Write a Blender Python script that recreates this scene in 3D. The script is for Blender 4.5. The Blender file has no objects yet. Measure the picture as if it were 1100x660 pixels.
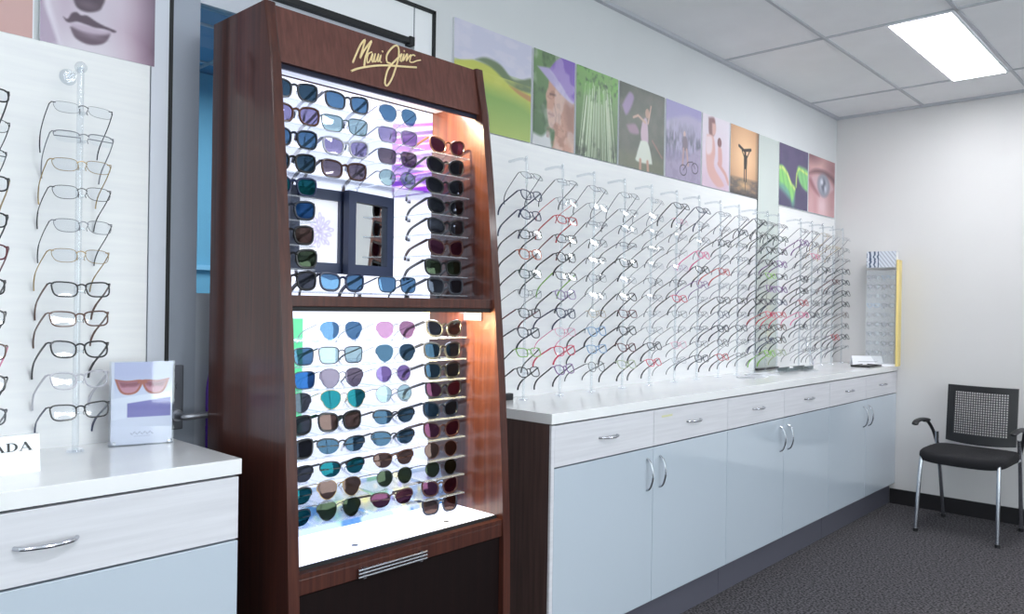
import bpy, bmesh, math, random
import numpy as np
from mathutils import Vector, Matrix
PI = math.pi
random.seed(7)
S = bpy.context.scene
COL = S.collection

# ------------------------------------------------------------------ camera
YAW, PITCH, ROLL, F = -0.7494, -0.0011, 0.0156, 834.668
fw = Vector((math.sin(YAW)*math.cos(PITCH), math.cos(YAW)*math.cos(PITCH), math.sin(PITCH)))
r_ = Vector((math.cos(YAW), -math.sin(YAW), 0)); u_ = r_.cross(fw)
r2 = math.cos(ROLL)*r_ + math.sin(ROLL)*u_; u2 = -math.sin(ROLL)*r_ + math.cos(ROLL)*u_
cd = bpy.data.cameras.new('camera'); cam = bpy.data.objects.new('camera', cd); COL.objects.link(cam)
R3 = Matrix((r2, u2, -fw)).transposed()
cam.matrix_world = Matrix.Translation((2.1207, -5.6952, 1.3091)) @ R3.to_4x4()
cd.sensor_width = 36; cd.lens = F/1100*36; cd.clip_start = .05; cd.clip_end = 60
S.camera = cam

# ------------------------------------------------------------------ world, exposure, light
W = bpy.data.worlds.new('world'); S.world = W; W.use_nodes = True
bg = W.node_tree.nodes['Background']; bg.inputs[0].default_value = (.92, .96, 1, 1); bg.inputs[1].default_value = .7
S.view_settings.view_transform = 'Standard'; S.view_settings.look = 'None'
S.view_settings.gamma = 1; S.view_settings.use_curve_mapping = False
S.view_settings.exposure = 0.38
S.cycles.use_denoising = True
S.cycles.max_bounces = 10; S.cycles.transparent_max_bounces = 40
S.cycles.diffuse_bounces = 5; S.cycles.glossy_bounces = 4; S.cycles.transmission_bounces = 6
S.cycles.sample_clamp_indirect = 6
S.cycles.caustics_reflective = False; S.cycles.caustics_refractive = False
PANEL_E = 19.0         # ceiling panels
FILL_E = 95.0          # fill light added outside the unseen side window
BACK_E = 1.25          # backlit panel inside the wooden tower
def area(name, loc, rot, sx, sy, power, color):
    l = bpy.data.lights.new(name, 'AREA'); l.shape = 'RECTANGLE'; l.size = sx; l.size_y = sy
    l.energy = power; l.color = color
    o = bpy.data.objects.new(name, l); o.location = loc; o.rotation_euler = rot; COL.objects.link(o); return o
area('side_fill', (4.9, -3.8, 1.5), (0, PI/2, 0), 2.1, 3.6, FILL_E, (.94, .965, 1.0))  # added fill lamp, brightens the cabinet fronts that face it
area('front_fill', (2.4, -8.5, 1.45), (-PI/2, 0, PI), 3.4, 2.0, 26, (.95, .97, 1.0))  # added fill lamp, lifts the back wall and ceiling
area('corridor_light', (-1.3, -4.2, 2.6), (0, 0, 0), 1.2, 2.0, 42, (.9, .96, 1.0))

# ------------------------------------------------------------------ materials
def lin(c):
    out = []
    for v in c[:3]:
        v = v/255
        out.append(v/12.92 if v <= .04045 else ((v+.055)/1.055)**2.4)
    return (*out, 1)
MC = {}
def mat(name, color, rough=.5, metal=0, coat=0, noise=0, scale=8, stretch=None, color2=None, bump=0, bscale=200, emit=0, spec=.5):
    if name in MC: return MC[name]
    m = bpy.data.materials.new(name); m.use_nodes = True; n = m.node_tree.nodes; L = m.node_tree.links
    b = n['Principled BSDF']; b.inputs['Base Color'].default_value = lin(color)
    b.inputs['Roughness'].default_value = rough; b.inputs['Metallic'].default_value = metal
    b.inputs['Coat Weight'].default_value = coat; b.inputs['Coat Roughness'].default_value = .06
    b.inputs['Specular IOR Level'].default_value = spec
    if color2 is not None or noise:
        tc = n.new('ShaderNodeTexCoord'); mp = n.new('ShaderNodeMapping'); nz = n.new('ShaderNodeTexNoise')
        if stretch: mp.inputs['Scale'].default_value = stretch
        nz.inputs['Scale'].default_value = scale; nz.inputs['Detail'].default_value = 6
        L.new(tc.outputs['Object'], mp.inputs[0]); L.new(mp.outputs[0], nz.inputs[0])
        rp = n.new('ShaderNodeValToRGB'); rp.color_ramp.elements[0].position = .3; rp.color_ramp.elements[1].position = .7
        c2 = color2 or tuple(max(0, v-noise) for v in color)
        rp.color_ramp.elements[0].color = lin(color); rp.color_ramp.elements[1].color = lin(c2)
        L.new(nz.outputs['Fac'], rp.inputs[0]); L.new(rp.outputs[0], b.inputs['Base Color'])
    if bump:
        tc = n.new('ShaderNodeTexCoord'); nz = n.new('ShaderNodeTexNoise'); bp = n.new('ShaderNodeBump')
        nz.inputs['Scale'].default_value = bscale; nz.inputs['Detail'].default_value = 3
        bp.inputs['Strength'].default_value = bump; bp.inputs['Distance'].default_value = .004
        L.new(tc.outputs['Object'], nz.inputs[0]); L.new(nz.outputs['Fac'], bp.inputs['Height']); L.new(bp.outputs[0], b.inputs['Normal'])
    if emit:
        b.inputs['Emission Color'].default_value = lin(color); b.inputs['Emission Strength'].default_value = emit
    MC[name] = m; return m
def clear(name, tint=(255, 255, 255), gloss=.1, rough=.03, gcol=(255, 255, 255), white=0):
    """transparent sheet: tinted see-through part, mirror part and an optional milky part"""
    if name in MC: return MC[name]
    m = bpy.data.materials.new(name); m.use_nodes = True; n = m.node_tree.nodes; L = m.node_tree.links
    n.remove(n['Principled BSDF']); out = n['Material Output']
    t = n.new('ShaderNodeBsdfTransparent'); t.inputs[0].default_value = lin(tint)
    g = n.new('ShaderNodeBsdfGlossy'); g.inputs['Color'].default_value = lin(gcol); g.inputs['Roughness'].default_value = rough
    fr = n.new('ShaderNodeFresnel'); fr.inputs[0].default_value = 1.45
    mt = n.new('ShaderNodeMath'); mt.operation = 'ADD'; mt.inputs[1].default_value = gloss; mt.use_clamp = True
    ge = n.new('ShaderNodeNewGeometry'); iv = n.new('ShaderNodeMath'); iv.operation = 'SUBTRACT'; iv.inputs[0].default_value = 1
    mu = n.new('ShaderNodeMath'); mu.operation = 'MULTIPLY'; L.new(ge.outputs['Backfacing'], iv.inputs[1]); L.new(iv.outputs[0], mu.inputs[1])
    L.new(fr.outputs[0], mt.inputs[0]); L.new(mt.outputs[0], mu.inputs[0])
    mx = n.new('ShaderNodeMixShader'); L.new(mu.outputs[0], mx.inputs[0]); L.new(t.outputs[0], mx.inputs[1]); L.new(g.outputs[0], mx.inputs[2])
    last = mx
    if white:
        d = n.new('ShaderNodeBsdfDiffuse'); d.inputs[0].default_value = lin((235, 240, 245))
        m2 = n.new('ShaderNodeMixShader'); m2.inputs[0].default_value = white
        L.new(mx.outputs[0], m2.inputs[1]); L.new(d.outputs[0], m2.inputs[2]); last = m2
    L.new(last.outputs[0], out.inputs[0]); MC[name] = m; return m
def printed(name, rough=.45, emit=0):
    """a print or backlit film whose artwork sits in the mesh's colour attribute"""
    if name in MC: return MC[name]
    m = bpy.data.materials.new(name); m.use_nodes = True; n = m.node_tree.nodes; L = m.node_tree.links
    b = n['Principled BSDF']; a = n.new('ShaderNodeAttribute'); a.attribute_name = 'art'
    L.new(a.outputs['Color'], b.inputs['Base Color']); b.inputs['Roughness'].default_value = rough
    if name == 'backlit film':      # translucent film: its ink shows by the light behind it
        b.inputs['Base Color'].default_value = (.06, .06, .07, 1); L.remove(b.inputs['Base Color'].links[0])
    if emit: L.new(a.outputs['Color'], b.inputs['Emission Color']); b.inputs['Emission Strength'].default_value = emit
    MC[name] = m; return m

M_wall = mat('wall paint', (214, 216, 218), .75, noise=4, scale=2, bump=.05)
M_wallback = mat('back wall paint', (214, 212, 212), .8, noise=3, scale=2, bump=.05)
M_panel = mat('white laminate', (240, 240, 240), .35, color2=(233, 233, 235), scale=3, stretch=(1, 1.2, 22))
M_ceil = mat('ceiling tile', (238, 238, 240), .9, noise=5, scale=5, bump=.1, bscale=300)
M_grid = mat('ceiling grid', (188, 190, 196), .6)
M_black = mat('black skirting', (24, 22, 26), .45)
M_gap = mat('black gasket', (18, 20, 24), .6)
M_worktop = mat('white stone worktop', (244, 244, 245), .14, color2=(236, 237, 239), scale=4, stretch=(3, 1, 1), coat=.3)
M_door = mat('gloss white door', (192, 203, 215), .12, coat=.6, spec=.6)
M_drawer = mat('white woodgrain drawer', (222, 222, 228), .3, color2=(210, 210, 216), scale=3, stretch=(1, 1.2, 30))
M_plinth = mat('grey plinth', (92, 92, 104), .35)
M_carcass = mat('dark carcass', (60, 62, 72), .7)  # plain dark grey of the cabinet bodies
M_dwood = mat('dark brown laminate', (88, 66, 62), .5, color2=(68, 50, 48), scale=3, stretch=(25, 25, 1.2))
M_chrome = mat('satin chrome', (200, 203, 210), .22, 1)
M_steel = mat('brushed grey steel', (160, 162, 170), .35, .8)
M_alu = mat('grey aluminium', (160, 167, 180), .4, .35)
M_alul = mat('pale aluminium', (200, 204, 214), .4, .2)
M_acr = clear('clear acrylic', (250, 252, 255), .05)
M_acrw = clear('acrylic rod', (246, 248, 250), .04, .12, white=.06)
M_shelf = clear('acrylic shelf', (238, 242, 250), .12, .15, white=.18)
M_lens = clear('demo lens', (252, 253, 254), .04, .05)
M_mirror = mat('mirror silver', (232, 238, 240), .015, 1)
M_blk = mat('satin black plastic', (26, 26, 30), .4)
M_blkfab = mat('black seat fabric', (20, 19, 24), .9, bump=.4, bscale=400)
M_white = mat('white card', (236, 237, 242), .4)

def wood(name, dark, light, rough=.28, coat=.5):
    m = bpy.data.materials.new(name); m.use_nodes = True; n = m.node_tree.nodes; L = m.node_tree.links
    b = n['Principled BSDF']; tc = n.new('ShaderNodeTexCoord'); mp = n.new('ShaderNodeMapping'); mp.inputs['Scale'].default_value = (42, 42, 1.1)
    nz = n.new('ShaderNodeTexNoise'); nz.inputs['Scale'].default_value = 2.4; nz.inputs['Detail'].default_value = 8; nz.inputs['Distortion'].default_value = .4
    rp = n.new('ShaderNodeValToRGB'); rp.color_ramp.elements[0].position = .32; rp.color_ramp.elements[1].position = .68
    rp.color_ramp.elements[0].color = lin(dark); rp.color_ramp.elements[1].color = lin(light)
    L.new(tc.outputs['Object'], mp.inputs[0]); L.new(mp.outputs[0], nz.inputs[0]); L.new(nz.outputs['Fac'], rp.inputs[0]); L.new(rp.outputs[0], b.inputs['Base Color'])
    b.inputs['Roughness'].default_value = rough; b.inputs['Coat Weight'].default_value = coat; b.inputs['Coat Roughness'].default_value = .12
    b.inputs['Specular IOR Level'].default_value = .4
    return m
M_mah = wood('mahogany veneer', (60, 31, 27), (84, 46, 36))
M_mahh = wood('mahogany header', (84, 48, 42), (104, 64, 56), .45, .15)

def carpet():
    m = bpy.data.materials.new('charcoal carpet'); m.use_nodes = True; n = m.node_tree.nodes; L = m.node_tree.links
    b = n['Principled BSDF']; b.inputs['Roughness'].default_value = 1; b.inputs['Specular IOR Level'].default_value = .1
    tc = n.new('ShaderNodeTexCoord'); nz = n.new('ShaderNodeTexNoise'); nz.inputs['Scale'].default_value = 95; nz.inputs['Detail'].default_value = 5
    rp = n.new('ShaderNodeValToRGB'); rp.color_ramp.elements[0].position = .38; rp.color_ramp.elements[1].position = .64
    rp.color_ramp.elements[0].color = lin((44, 43, 46)); rp.color_ramp.elements[1].color = lin((106, 103, 107))
    L.new(tc.outputs['Object'], nz.inputs[0]); L.new(nz.outputs['Fac'], rp.inputs[0]); L.new(rp.outputs[0], b.inputs['Base Color'])
    bp = n.new('ShaderNodeBump'); bp.inputs['Strength'].default_value = .8; bp.inputs['Distance'].default_value = .01
    L.new(nz.outputs['Fac'], bp.inputs['Height']); L.new(bp.outputs[0], b.inputs['Normal']); return m
M_carpet = carpet()

# ------------------------------------------------------------------ mesh helpers
def bm_(): return bmesh.new()
def box(bm, x0, x1, y0, y1, z0, z1, bev=0):
    g = bmesh.ops.create_cube(bm, size=1)
    bmesh.ops.scale(bm, vec=(x1-x0, y1-y0, z1-z0), verts=g['verts'])
    bmesh.ops.translate(bm, vec=((x0+x1)/2, (y0+y1)/2, (z0+z1)/2), verts=g['verts'])
    if bev:
        es = list({e for v in g['verts'] for e in v.link_edges})
        bmesh.ops.bevel(bm, geom=es, offset=bev, segments=2, affect='EDGES', profile=.6)
    return bm
def tube(bm, pts, r, seg=8, closed=False, flat=None, up=(0, 0, 1)):
    """sweep an ellipse (r across, flat*r along 'up') along pts; r may be a list"""
    pts = [Vector(p) for p in pts]; n = len(pts); up = Vector(up); rings = []
    for i, p in enumerate(pts):
        if closed: t = pts[(i+1) % n]-pts[i-1]
        else: t = pts[min(i+1, n-1)]-pts[max(i-1, 0)]
        t.normalize(); a = t.cross(up)
        if a.length < 1e-4: a = t.cross(Vector((1, 0, 0)))
        a.normalize(); b = a.cross(t).normalized()
        rr = r[i] if isinstance(r, (list, tuple)) else r; fl = flat or 1
        rings.append([bm.verts.new(p+a*rr*math.cos(2*PI*k/seg)+b*rr*fl*math.sin(2*PI*k/seg)) for k in range(seg)])
    m = n if closed else n-1
    for i in range(m):
        A, B = rings[i], rings[(i+1) % n]
        for k in range(seg):
            bm.faces.new((A[k], A[(k+1) % seg], B[(k+1) % seg], B[k]))
    if not closed:
        bm.faces.new(rings[0][::-1]); bm.faces.new(rings[-1])
    return bm
def cyl(bm, c, r, h, axis='z', seg=24, r2=None):
    g = bmesh.ops.create_cone(bm, cap_ends=True, segments=seg, radius1=r, radius2=r if r2 is None else r2, depth=h)
    if axis == 'x': bmesh.ops.rotate(bm, verts=g['verts'], matrix=Matrix.Rotation(PI/2, 3, 'Y'))
    if axis == 'y': bmesh.ops.rotate(bm, verts=g['verts'], matrix=Matrix.Rotation(PI/2, 3, 'X'))
    bmesh.ops.translate(bm, vec=c, verts=g['verts']); return bm
def prism(bm, poly, y0, y1, axis='y'):
    """extrude the (x, z) polygon along y (or a (y, z) polygon along x)"""
    f = (lambda p, t: (p[0], t, p[1])) if axis == 'y' else (lambda p, t: (t, p[0], p[1])) if axis == 'x' else (lambda p, t: (p[0], p[1], t))
    A = [bm.verts.new(f(p, y0)) for p in poly]; B = [bm.verts.new(f(p, y1)) for p in poly]; n = len(poly)
    bm.faces.new(A[::-1]); bm.faces.new(B)
    for i in range(n): bm.faces.new((A[i], A[(i+1) % n], B[(i+1) % n], B[i]))
    return bm
def spline(pts, k=6):
    P = [Vector(p) for p in pts]; out = []
    for i in range(len(P)-1):
        a, b, c, d = P[max(i-1, 0)], P[i], P[i+1], P[min(i+2, len(P)-1)]
        for j in range(k):
            t = j/k
            out.append(.5*((2*b)+(c-a)*t+(2*a-5*b+4*c-d)*t*t+(3*b-a-3*c+d)*t**3))
    out.append(P[-1]); return out
def mesh_of(bm, name, material, smooth=False):
    bmesh.ops.recalc_face_normals(bm, faces=bm.faces)
    me = bpy.data.meshes.new(name); bm.to_mesh(me); bm.free()
    for m in (material if isinstance(material, (list, tuple)) else [material]): me.materials.append(m)
    if smooth:
        for p in me.polygons: p.use_smooth = True
        try: me.set_sharp_from_angle(angle=math.radians(40))
        except Exception: pass
    return me
def obj(name, bm, material, parent=None, smooth=False, loc=None, rot=None):
    me = mesh_of(bm, name, material, smooth) if isinstance(bm, bmesh.types.BMesh) else bm
    o = bpy.data.objects.new(name, me); COL.objects.link(o)
    if parent: o.parent = parent
    if loc: o.location = loc
    if rot: o.rotation_euler = rot
    return o
def tag(o, label, cat, group=None, kind=None):
    o['label'] = label; o['category'] = cat
    if group: o['group'] = group
    if kind: o['kind'] = kind
    return o
def thing(name, label, cat, loc=(0, 0, 0), rot=(0, 0, 0), group=None):
    o = bpy.data.objects.new(name, None); COL.objects.link(o); o.empty_display_size = .05
    o.location = loc; o.rotation_euler = rot; return tag(o, label, cat, group)
def struct(name, bm, m, parent=None, smooth=False):
    o = obj(name, bm, m, parent, smooth); o['kind'] = 'structure'; return o
def B(*a, **k): return box(bm_(), *a, **k)

# ================================================================== THE SETTING
HC = 2.7
XR, YF = 4.6, -8.2
DY0, DY1 = -4.845, -3.845          # door opening in the left wall
struct('floor', B(0, XR, YF, 0, -.1, 0), M_carpet)
bm = B(-.12, 0, YF-.12, DY0, 0, HC); box(bm, -.12, 0, DY1, .12, 0, HC); box(bm, -.12, 0, DY0, DY1, 2.365, HC)
struct('wall_left', bm, M_wall)
struct('wall_back', B(0, XR+.12, 0, .12, 0, HC), M_wallback)
bm = B(XR, XR+.12, YF, 0, 0, .45); box(bm, XR, XR+.12, YF, 0, 2.5, HC); box(bm, XR, XR+.12, YF, -6.8, .45, 2.5); box(bm, XR, XR+.12, -2.4, 0, .45, 2.5)
struct('wall_right', bm, M_wall)
bm = B(0, .7, YF-.12, YF, 0, HC); box(bm, 4.1, XR+.12, YF-.12, YF, 0, HC); box(bm, .7, 4.1, YF-.12, YF, 0, .4); box(bm, .7, 4.1, YF-.12, YF, 2.5, HC)
struct('wall_front', bm, M_wall)
w2 = struct('added_window_2', B(.7, 4.1, YF-.07, YF-.06, .4, 2.5), clear('added window glass', (245, 250, 250), .03))  # unseen opening, added to let the front fill into the room
bm = bm_()
for x in (.7, 1.82, 2.95, 4.05): box(bm, x, x+.05, YF-.09, YF-.02, .4, 2.5)
struct('added_window_frame', bm, M_alu, w2)
wn = struct('added_window_1', B(XR+.05, XR+.06, -6.8, -2.4, .45, 2.5), clear('added window glass', (245, 250, 250), .03))  # unseen opening, added so light reaches the counter side
bm = bm_()
for y in (-6.8, -5.37, -3.93, -2.45): box(bm, XR+.02, XR+.09, y, y+.05, .45, 2.5)
for z in (.45, 2.45): box(bm, XR+.02, XR+.09, -6.8, -2.4, z, z+.05)
struct('added_window_frame', bm, M_alu, wn)
# ceiling with its tile joints and two recessed panels' openings
struct('ceiling', B(-.12, XR+.12, YF-.12, .12, HC+.005, HC+.1), M_ceil)
bm = bm_()
for i in range(-1, 8):
    x = .57+.6*i
    if 0 < x < XR: box(bm, x-.008, x+.008, YF, 0, HC-.002, HC+.006)
for i in range(0, 7):
    y = -.52-1.2*i
    box(bm, 0, XR, y-.008, y+.008, HC-.002, HC+.006)
struct('trim_1', bm, M_grid)
bm = B(0, .022, YF, 0, HC-.014, HC+.005); box(bm, 0, XR, -.018, 0, HC-.012, HC+.005); box(bm, XR-.02, XR, YF, 0, HC-.012, HC+.005)
struct('trim_2', bm, M_grid)
bm = B(.40, XR, -.014, 0, 0, .10); struct('baseboard_back', bm, M_black)
struct('baseboard_right', B(XR-.014, XR, YF, -.014, 0, .10), M_black)
struct('baseboard_front', B(0, XR-.014, YF, YF+.014, 0, .10), M_black)

M_lamp = mat('panel diffuser', (250, 252, 255), .6, emit=PANEL_E)
def panel(x, y, label):
    t = thing('ceiling_light', label, 'ceiling light', (x, y, HC-.004), group='recessed ceiling panels')
    bm = bm_(); w, l = .14, .595
    for a in ((-w-.008, w+.008, -l-.008, -l+.004), (-w-.008, w+.008, l-.004, l+.008), (-w-.008, -w+.004, -l, l), (w-.004, w+.008, -l, l)): box(bm, *a, -.004, .006)
    obj('frame', bm, M_white, t)
    obj('diffuser', B(-w+.002, w-.002, -l+.002, l-.002, -.003, .003), M_lamp, t)
panel(1.012, -1.12, 'glowing white rectangular ceiling light in the tiled ceiling above the chair')
panel(2.212, -4.72, 'ceiling light above the floor in front of the wooden tower')
panel(3.41, -1.12, 'ceiling light above the empty carpet far from the counter')
panel(3.41, -4.32, 'ceiling light in the middle of the room near the added side window')
panel(3.41, -7.12, 'ceiling light near the front corner by both added windows')

# corridor seen through the glass of the door: pale blue room
Mcor = mat('blue corridor paint', (140, 192, 212), .8); Mcorc = mat('blue corridor ceiling', (96, 150, 185), .9)
bm = B(-2.6, -2.5, -6.5, -2, 0, HC); box(bm, -2.5, -.12, -6.6, -6.5, 0, HC); box(bm, -2.5, -.12, -2, -1.9, 0, HC)
struct('wall_corridor', bm, Mcor)
struct('floor_corridor', B(-2.6, -.12, -6.5, -2, -.1, 0), M_carpet)
bm = B(-2.6, -.12, -6.5, -2, HC+.005, HC+.1); struct('ceiling_corridor', bm, Mcorc)
bm = bm_()
for i in range(4): box(bm, -2.5, -.12, -6+1.2*i, -5.98+1.2*i, HC-.004, HC+.006)
for i in range(4): box(bm, -2.3+.6*i, -2.28+.6*i, -6.5, -2, HC-.004, HC+.006)
struct('trim_3', bm, M_grid)
struct('trim_4', B(-2.5, -2.47, -6.5, -2, 1.5, 1.53), mat('pale blue rail', (170, 215, 235), .6))

# door_1: grey framed glass door behind the wooden tower
d1 = struct('door_1', B(-.06, -.02, -4.785, -4.70, 0, 2.222), M_alu)
bm = B(-.06, -.02, -3.97, -3.94, 0, 2.222); box(bm, -.06, -.02, -4.70, -3.97, 2.15, 2.222); box(bm, -.06, -.02, -4.70, -3.97, 0, .12)
struct('door_frame', bm, M_alul, d1)
struct('door_glass', B(-.043, -.037, -4.70, -3.97, .12, 2.15), clear('blue tinted door glass', (226, 240, 248), .03), d1)
struct('door_frosted_panel', B(-.036, -.024, -4.735, -3.99, .12, 1.332), mat('frosted grey film', (176, 182, 192), .35), d1)
bm = B(-.024, -.006, -4.772, -4.738, .955, 1.132, bev=.003); cyl(bm, (-.004, -4.752, 1.075), .009, .006, 'x')
struct('door_handle', bm, mat('dark steel plate', (104, 106, 114), .4, .7), d1)
bm = bm_(); tube(bm, spline([(-.01, -4.757, .995), (.03, -4.757, .995), (.045, -4.748, .995), (.047, -4.70, .996), (.045, -4.63, .997)]), .0095, 12)
cyl(bm, (-.002, -4.757, .995), .016, .012, 'x')
struct('door_lever', bm, M_steel, d1, True)
bm = bm_(); tube(bm, spline([(-.02, -4.655, .60), (.0, -4.668, .70), (.005, -4.672, .9), (.004, -4.672, 1.05), (.0, -4.664, 1.10), (-.02, -4.65, 1.12)]), .007, 10)
struct('door_pull', bm, mat('purple plastic', (88, 40, 160), .35), d1, True)
bm = B(-.12, .012, -4.845, -4.80, 0, 2.36); struct('trim_5', bm, M_alul)            # jamb
bm = B(-.07, .004, -4.80, -4.785, 0, 2.26); box(bm, -.05, .006, -4.785, -3.948, 2.222, 2.24); box(bm, -.05, .008, -3.966, -3.945, 2.215, 2.245)
struct('trim_6', bm, M_gap)
bm = B(-.05, .0, -4.80, -3.86, 2.24, 2.352); box(bm, -.05, .0, -3.94, -3.86, 0, 2.24)
struct('trim_7', bm, mat('white transom panel', (240, 241, 244), .3))
bm = B(-.05, .008, -4.845, -3.848, 2.352, 2.364); box(bm, -.05, .008, -3.86, -3.848, 0, 2.36)
struct('trim_8', bm, M_gap)
struct('trim_9', B(-.0005, .002, -3.945, -3.942, 2.24, 2.352), mat('thin grey joint', (120, 124, 132), .6))
# laminate wall linings behind the spectacle rods
struct('trim_10', B(0, .01, -7.2, -4.848, .945, 1.93), M_panel)
bm = B(0, .01, -3.80, -1.28, .945, 1.972); box(bm, 0, .01, -.975, -.045, .945, 1.965)
struct('trim_11', bm, M_panel)

# ================================================================== ARTWORK
class Art:
    def __init__(s, w, h, res=.0026, seed=0):
        s.w, s.h = w, h; s.nx = max(8, int(w/res)); s.ny = max(8, int(h/res))
        u = np.linspace(0, 1, s.nx+1); v = np.linspace(0, 1, s.ny+1)
        s.U, s.V = np.meshgrid(u, v); s.X = s.U*w/h; s.Y = s.V         # X in picture heights
        s.A = w/h; s.c = np.zeros((s.ny+1, s.nx+1, 3)); s.rg = np.random.RandomState(seed)
    def noise(s, fx, fy, oct=3, seed=None):
        rg = s.rg if seed is None else np.random.RandomState(seed); out = 0; amp = 1; tot = 0
        for o in range(oct):
            gx, gy = int(fx*2**o)+2, int(fy*2**o)+2; G = rg.rand(gy+1, gx+1)
            x = s.U*(gx-1); y = s.V*(gy-1); i = np.minimum(x.astype(int), gx-1); j = np.minimum(y.astype(int), gy-1)
            a = x-i; b = y-j; a = a*a*(3-2*a); b = b*b*(3-2*b)
            out = out+amp*(G[j, i]*(1-a)*(1-b)+G[j, i+1]*a*(1-b)+G[j+1, i]*(1-a)*b+G[j+1, i+1]*a*b); tot += amp; amp *= .5
        return out/tot
    def mix(s, m, col):
        m = np.clip(m, 0, 1)[..., None]; s.c = s.c*(1-m)+np.array(col, float)*m
    def grad(s, c0, c1):
        s.c = np.array(c0, float)*(1-s.V[..., None])+np.array(c1, float)*s.V[..., None]
    def poly(s, pts, col, soft=.008, a=1.0):
        P = [(x, y) for x, y in pts]; n = len(P); d = np.full(s.U.shape, 9.); ins = np.zeros(s.U.shape, bool)
        for i in range(n):
            (x0, y0), (x1, y1) = P[i], P[(i+1) % n]; ex, ey = x1-x0, y1-y0; L = ex*ex+ey*ey+1e-12
            t = np.clip(((s.X-x0)*ex+(s.Y-y0)*ey)/L, 0, 1); d = np.minimum(d, np.hypot(s.X-x0-t*ex, s.Y-y0-t*ey))
            cnd = ((y0 > s.Y) != (y1 > s.Y)) & (s.X < (x1-x0)*(s.Y-y0)/((y1-y0) or 1e-9)+x0); ins ^= cnd
        sd = np.where(ins, d, -d); s.mix((.5+sd/(2*soft))*a if a < 1 else .5+sd/(2*soft), col)
    def sm(s, pts, col, soft=.008, a=1.0, k=5):
        q = [tuple(p)[:2] for p in spline([(*p, 0) for p in list(pts)+[pts[0]]], k)][:-1]; s.poly(q, col, soft, a)
    def ell(s, cx, cy, rx, ry, col, soft=.1, a=1.0, rot=0):
        x, y = s.X-cx, s.Y-cy; c, q = math.cos(rot), math.sin(rot)
        d = 1-np.hypot((x*c+y*q)/rx, (-x*q+y*c)/ry); s.mix(np.clip(.5+d/soft/2, 0, 1)*a, col)
    def line(s, pts, w, col, soft=.004, a=1.0):
        d = np.full(s.U.shape, 9.)
        for (x0, y0), (x1, y1) in zip(pts[:-1], pts[1:]):
            ex, ey = x1-x0, y1-y0; L = ex*ex+ey*ey+1e-12; t = np.clip(((s.X-x0)*ex+(s.Y-y0)*ey)/L, 0, 1)
            d = np.minimum(d, np.hypot(s.X-x0-t*ex, s.Y-y0-t*ey))
        s.mix(np.clip(.5+(w/2-d)/soft/2, 0, 1)*a, col)
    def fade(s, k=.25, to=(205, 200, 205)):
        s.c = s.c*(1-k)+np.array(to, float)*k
    def mesh(s, name, material, flip=False):
        """grid in the local y-z plane (y along the wall, z up), facing +x"""
        nx, ny = s.nx, s.ny; y = np.linspace(0, s.w, nx+1); z = np.linspace(0, s.h, ny+1); Yg, Zg = np.meshgrid(y, z)
        co = np.stack([np.zeros_like(Yg), Yg, Zg], -1).reshape(-1, 3)
        i = np.arange(nx)[None, :]+np.arange(ny)[:, None]*(nx+1)
        f = np.stack([i, i+1, i+nx+2, i+nx+1], -1).reshape(-1, 4)
        me = bpy.data.meshes.new(name); me.from_pydata(co.tolist(), [], f.tolist()); me.update()
        c = np.clip(s.c/255., 0, 1); c = np.where(c <= .04045, c/12.92, ((c+.055)/1.055)**2.4)
        rgba = np.concatenate([c.reshape(-1, 3), np.ones((c.shape[0]*c.shape[1], 1))], 1).astype(np.float32)
        at = me.color_attributes.new('art', 'FLOAT_COLOR', 'POINT'); at.data.foreach_set('color', rgba.ravel())
        me.materials.append(material); return me
M_print = printed('printed picture')
def picture(y0, y1, z0, z1, art, label, cat='picture'):
    t = thing('wall_picture', label, cat, (0, y0, z0), group='printed pictures along the wall')
    obj('backing', B(0, .012, .001, y1-y0-.001, 0, z1-z0), M_white, t)
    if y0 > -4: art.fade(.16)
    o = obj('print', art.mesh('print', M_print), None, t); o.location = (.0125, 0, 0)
PT, PB = 2.368, 1.976
def A_(y0, y1, seed, z0=PB, z1=PT): return Art(y1-y0, z1-z0, seed=seed)
# golf course
a = A_(-3.762, -3.336, 1); a.grad((150, 175, 70), (196, 200, 222))
a.mix((a.V > .62)*1., (198, 198, 220)); a.mix(np.clip((a.noise(6, 14)-.45)*3, 0, .6)*(a.V > .62), (214, 210, 226))
a.poly([(0, .60), (.25, .66), (.5, .66), (.78, .56), (1.1, .5), (1.1, 0), (0, 0)], (186, 192, 74), .01)
a.sm([(.28, .67), (.42, .72), (.62, .70), (.80, .60), (.95, .62), (1.1, .66), (1.1, .52), (.8, .52), (.5, .64)], (92, 112, 78), .015)
a.mix(np.clip(a.noise(5, 9)*1.6-.5, 0, .7)*(a.V < .58), (202, 206, 96))
a.sm([(.0, .45), (.4, .44), (1.1, .34), (1.1, -.1), (0, -.1)], (120, 160, 72), .08); a.mix(np.clip((.35-a.V)*2.2, 0, .7), (176, 192, 92))
a.sm([(.75, .52), (.9, .46), (1.1, .42), (1.1, .47), (.92, .5)], (178, 130, 76), .01)
picture(-3.762, -3.336, PB, PT, a, 'picture of a green golf course under lilac sky, half behind the wooden tower')
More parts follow.
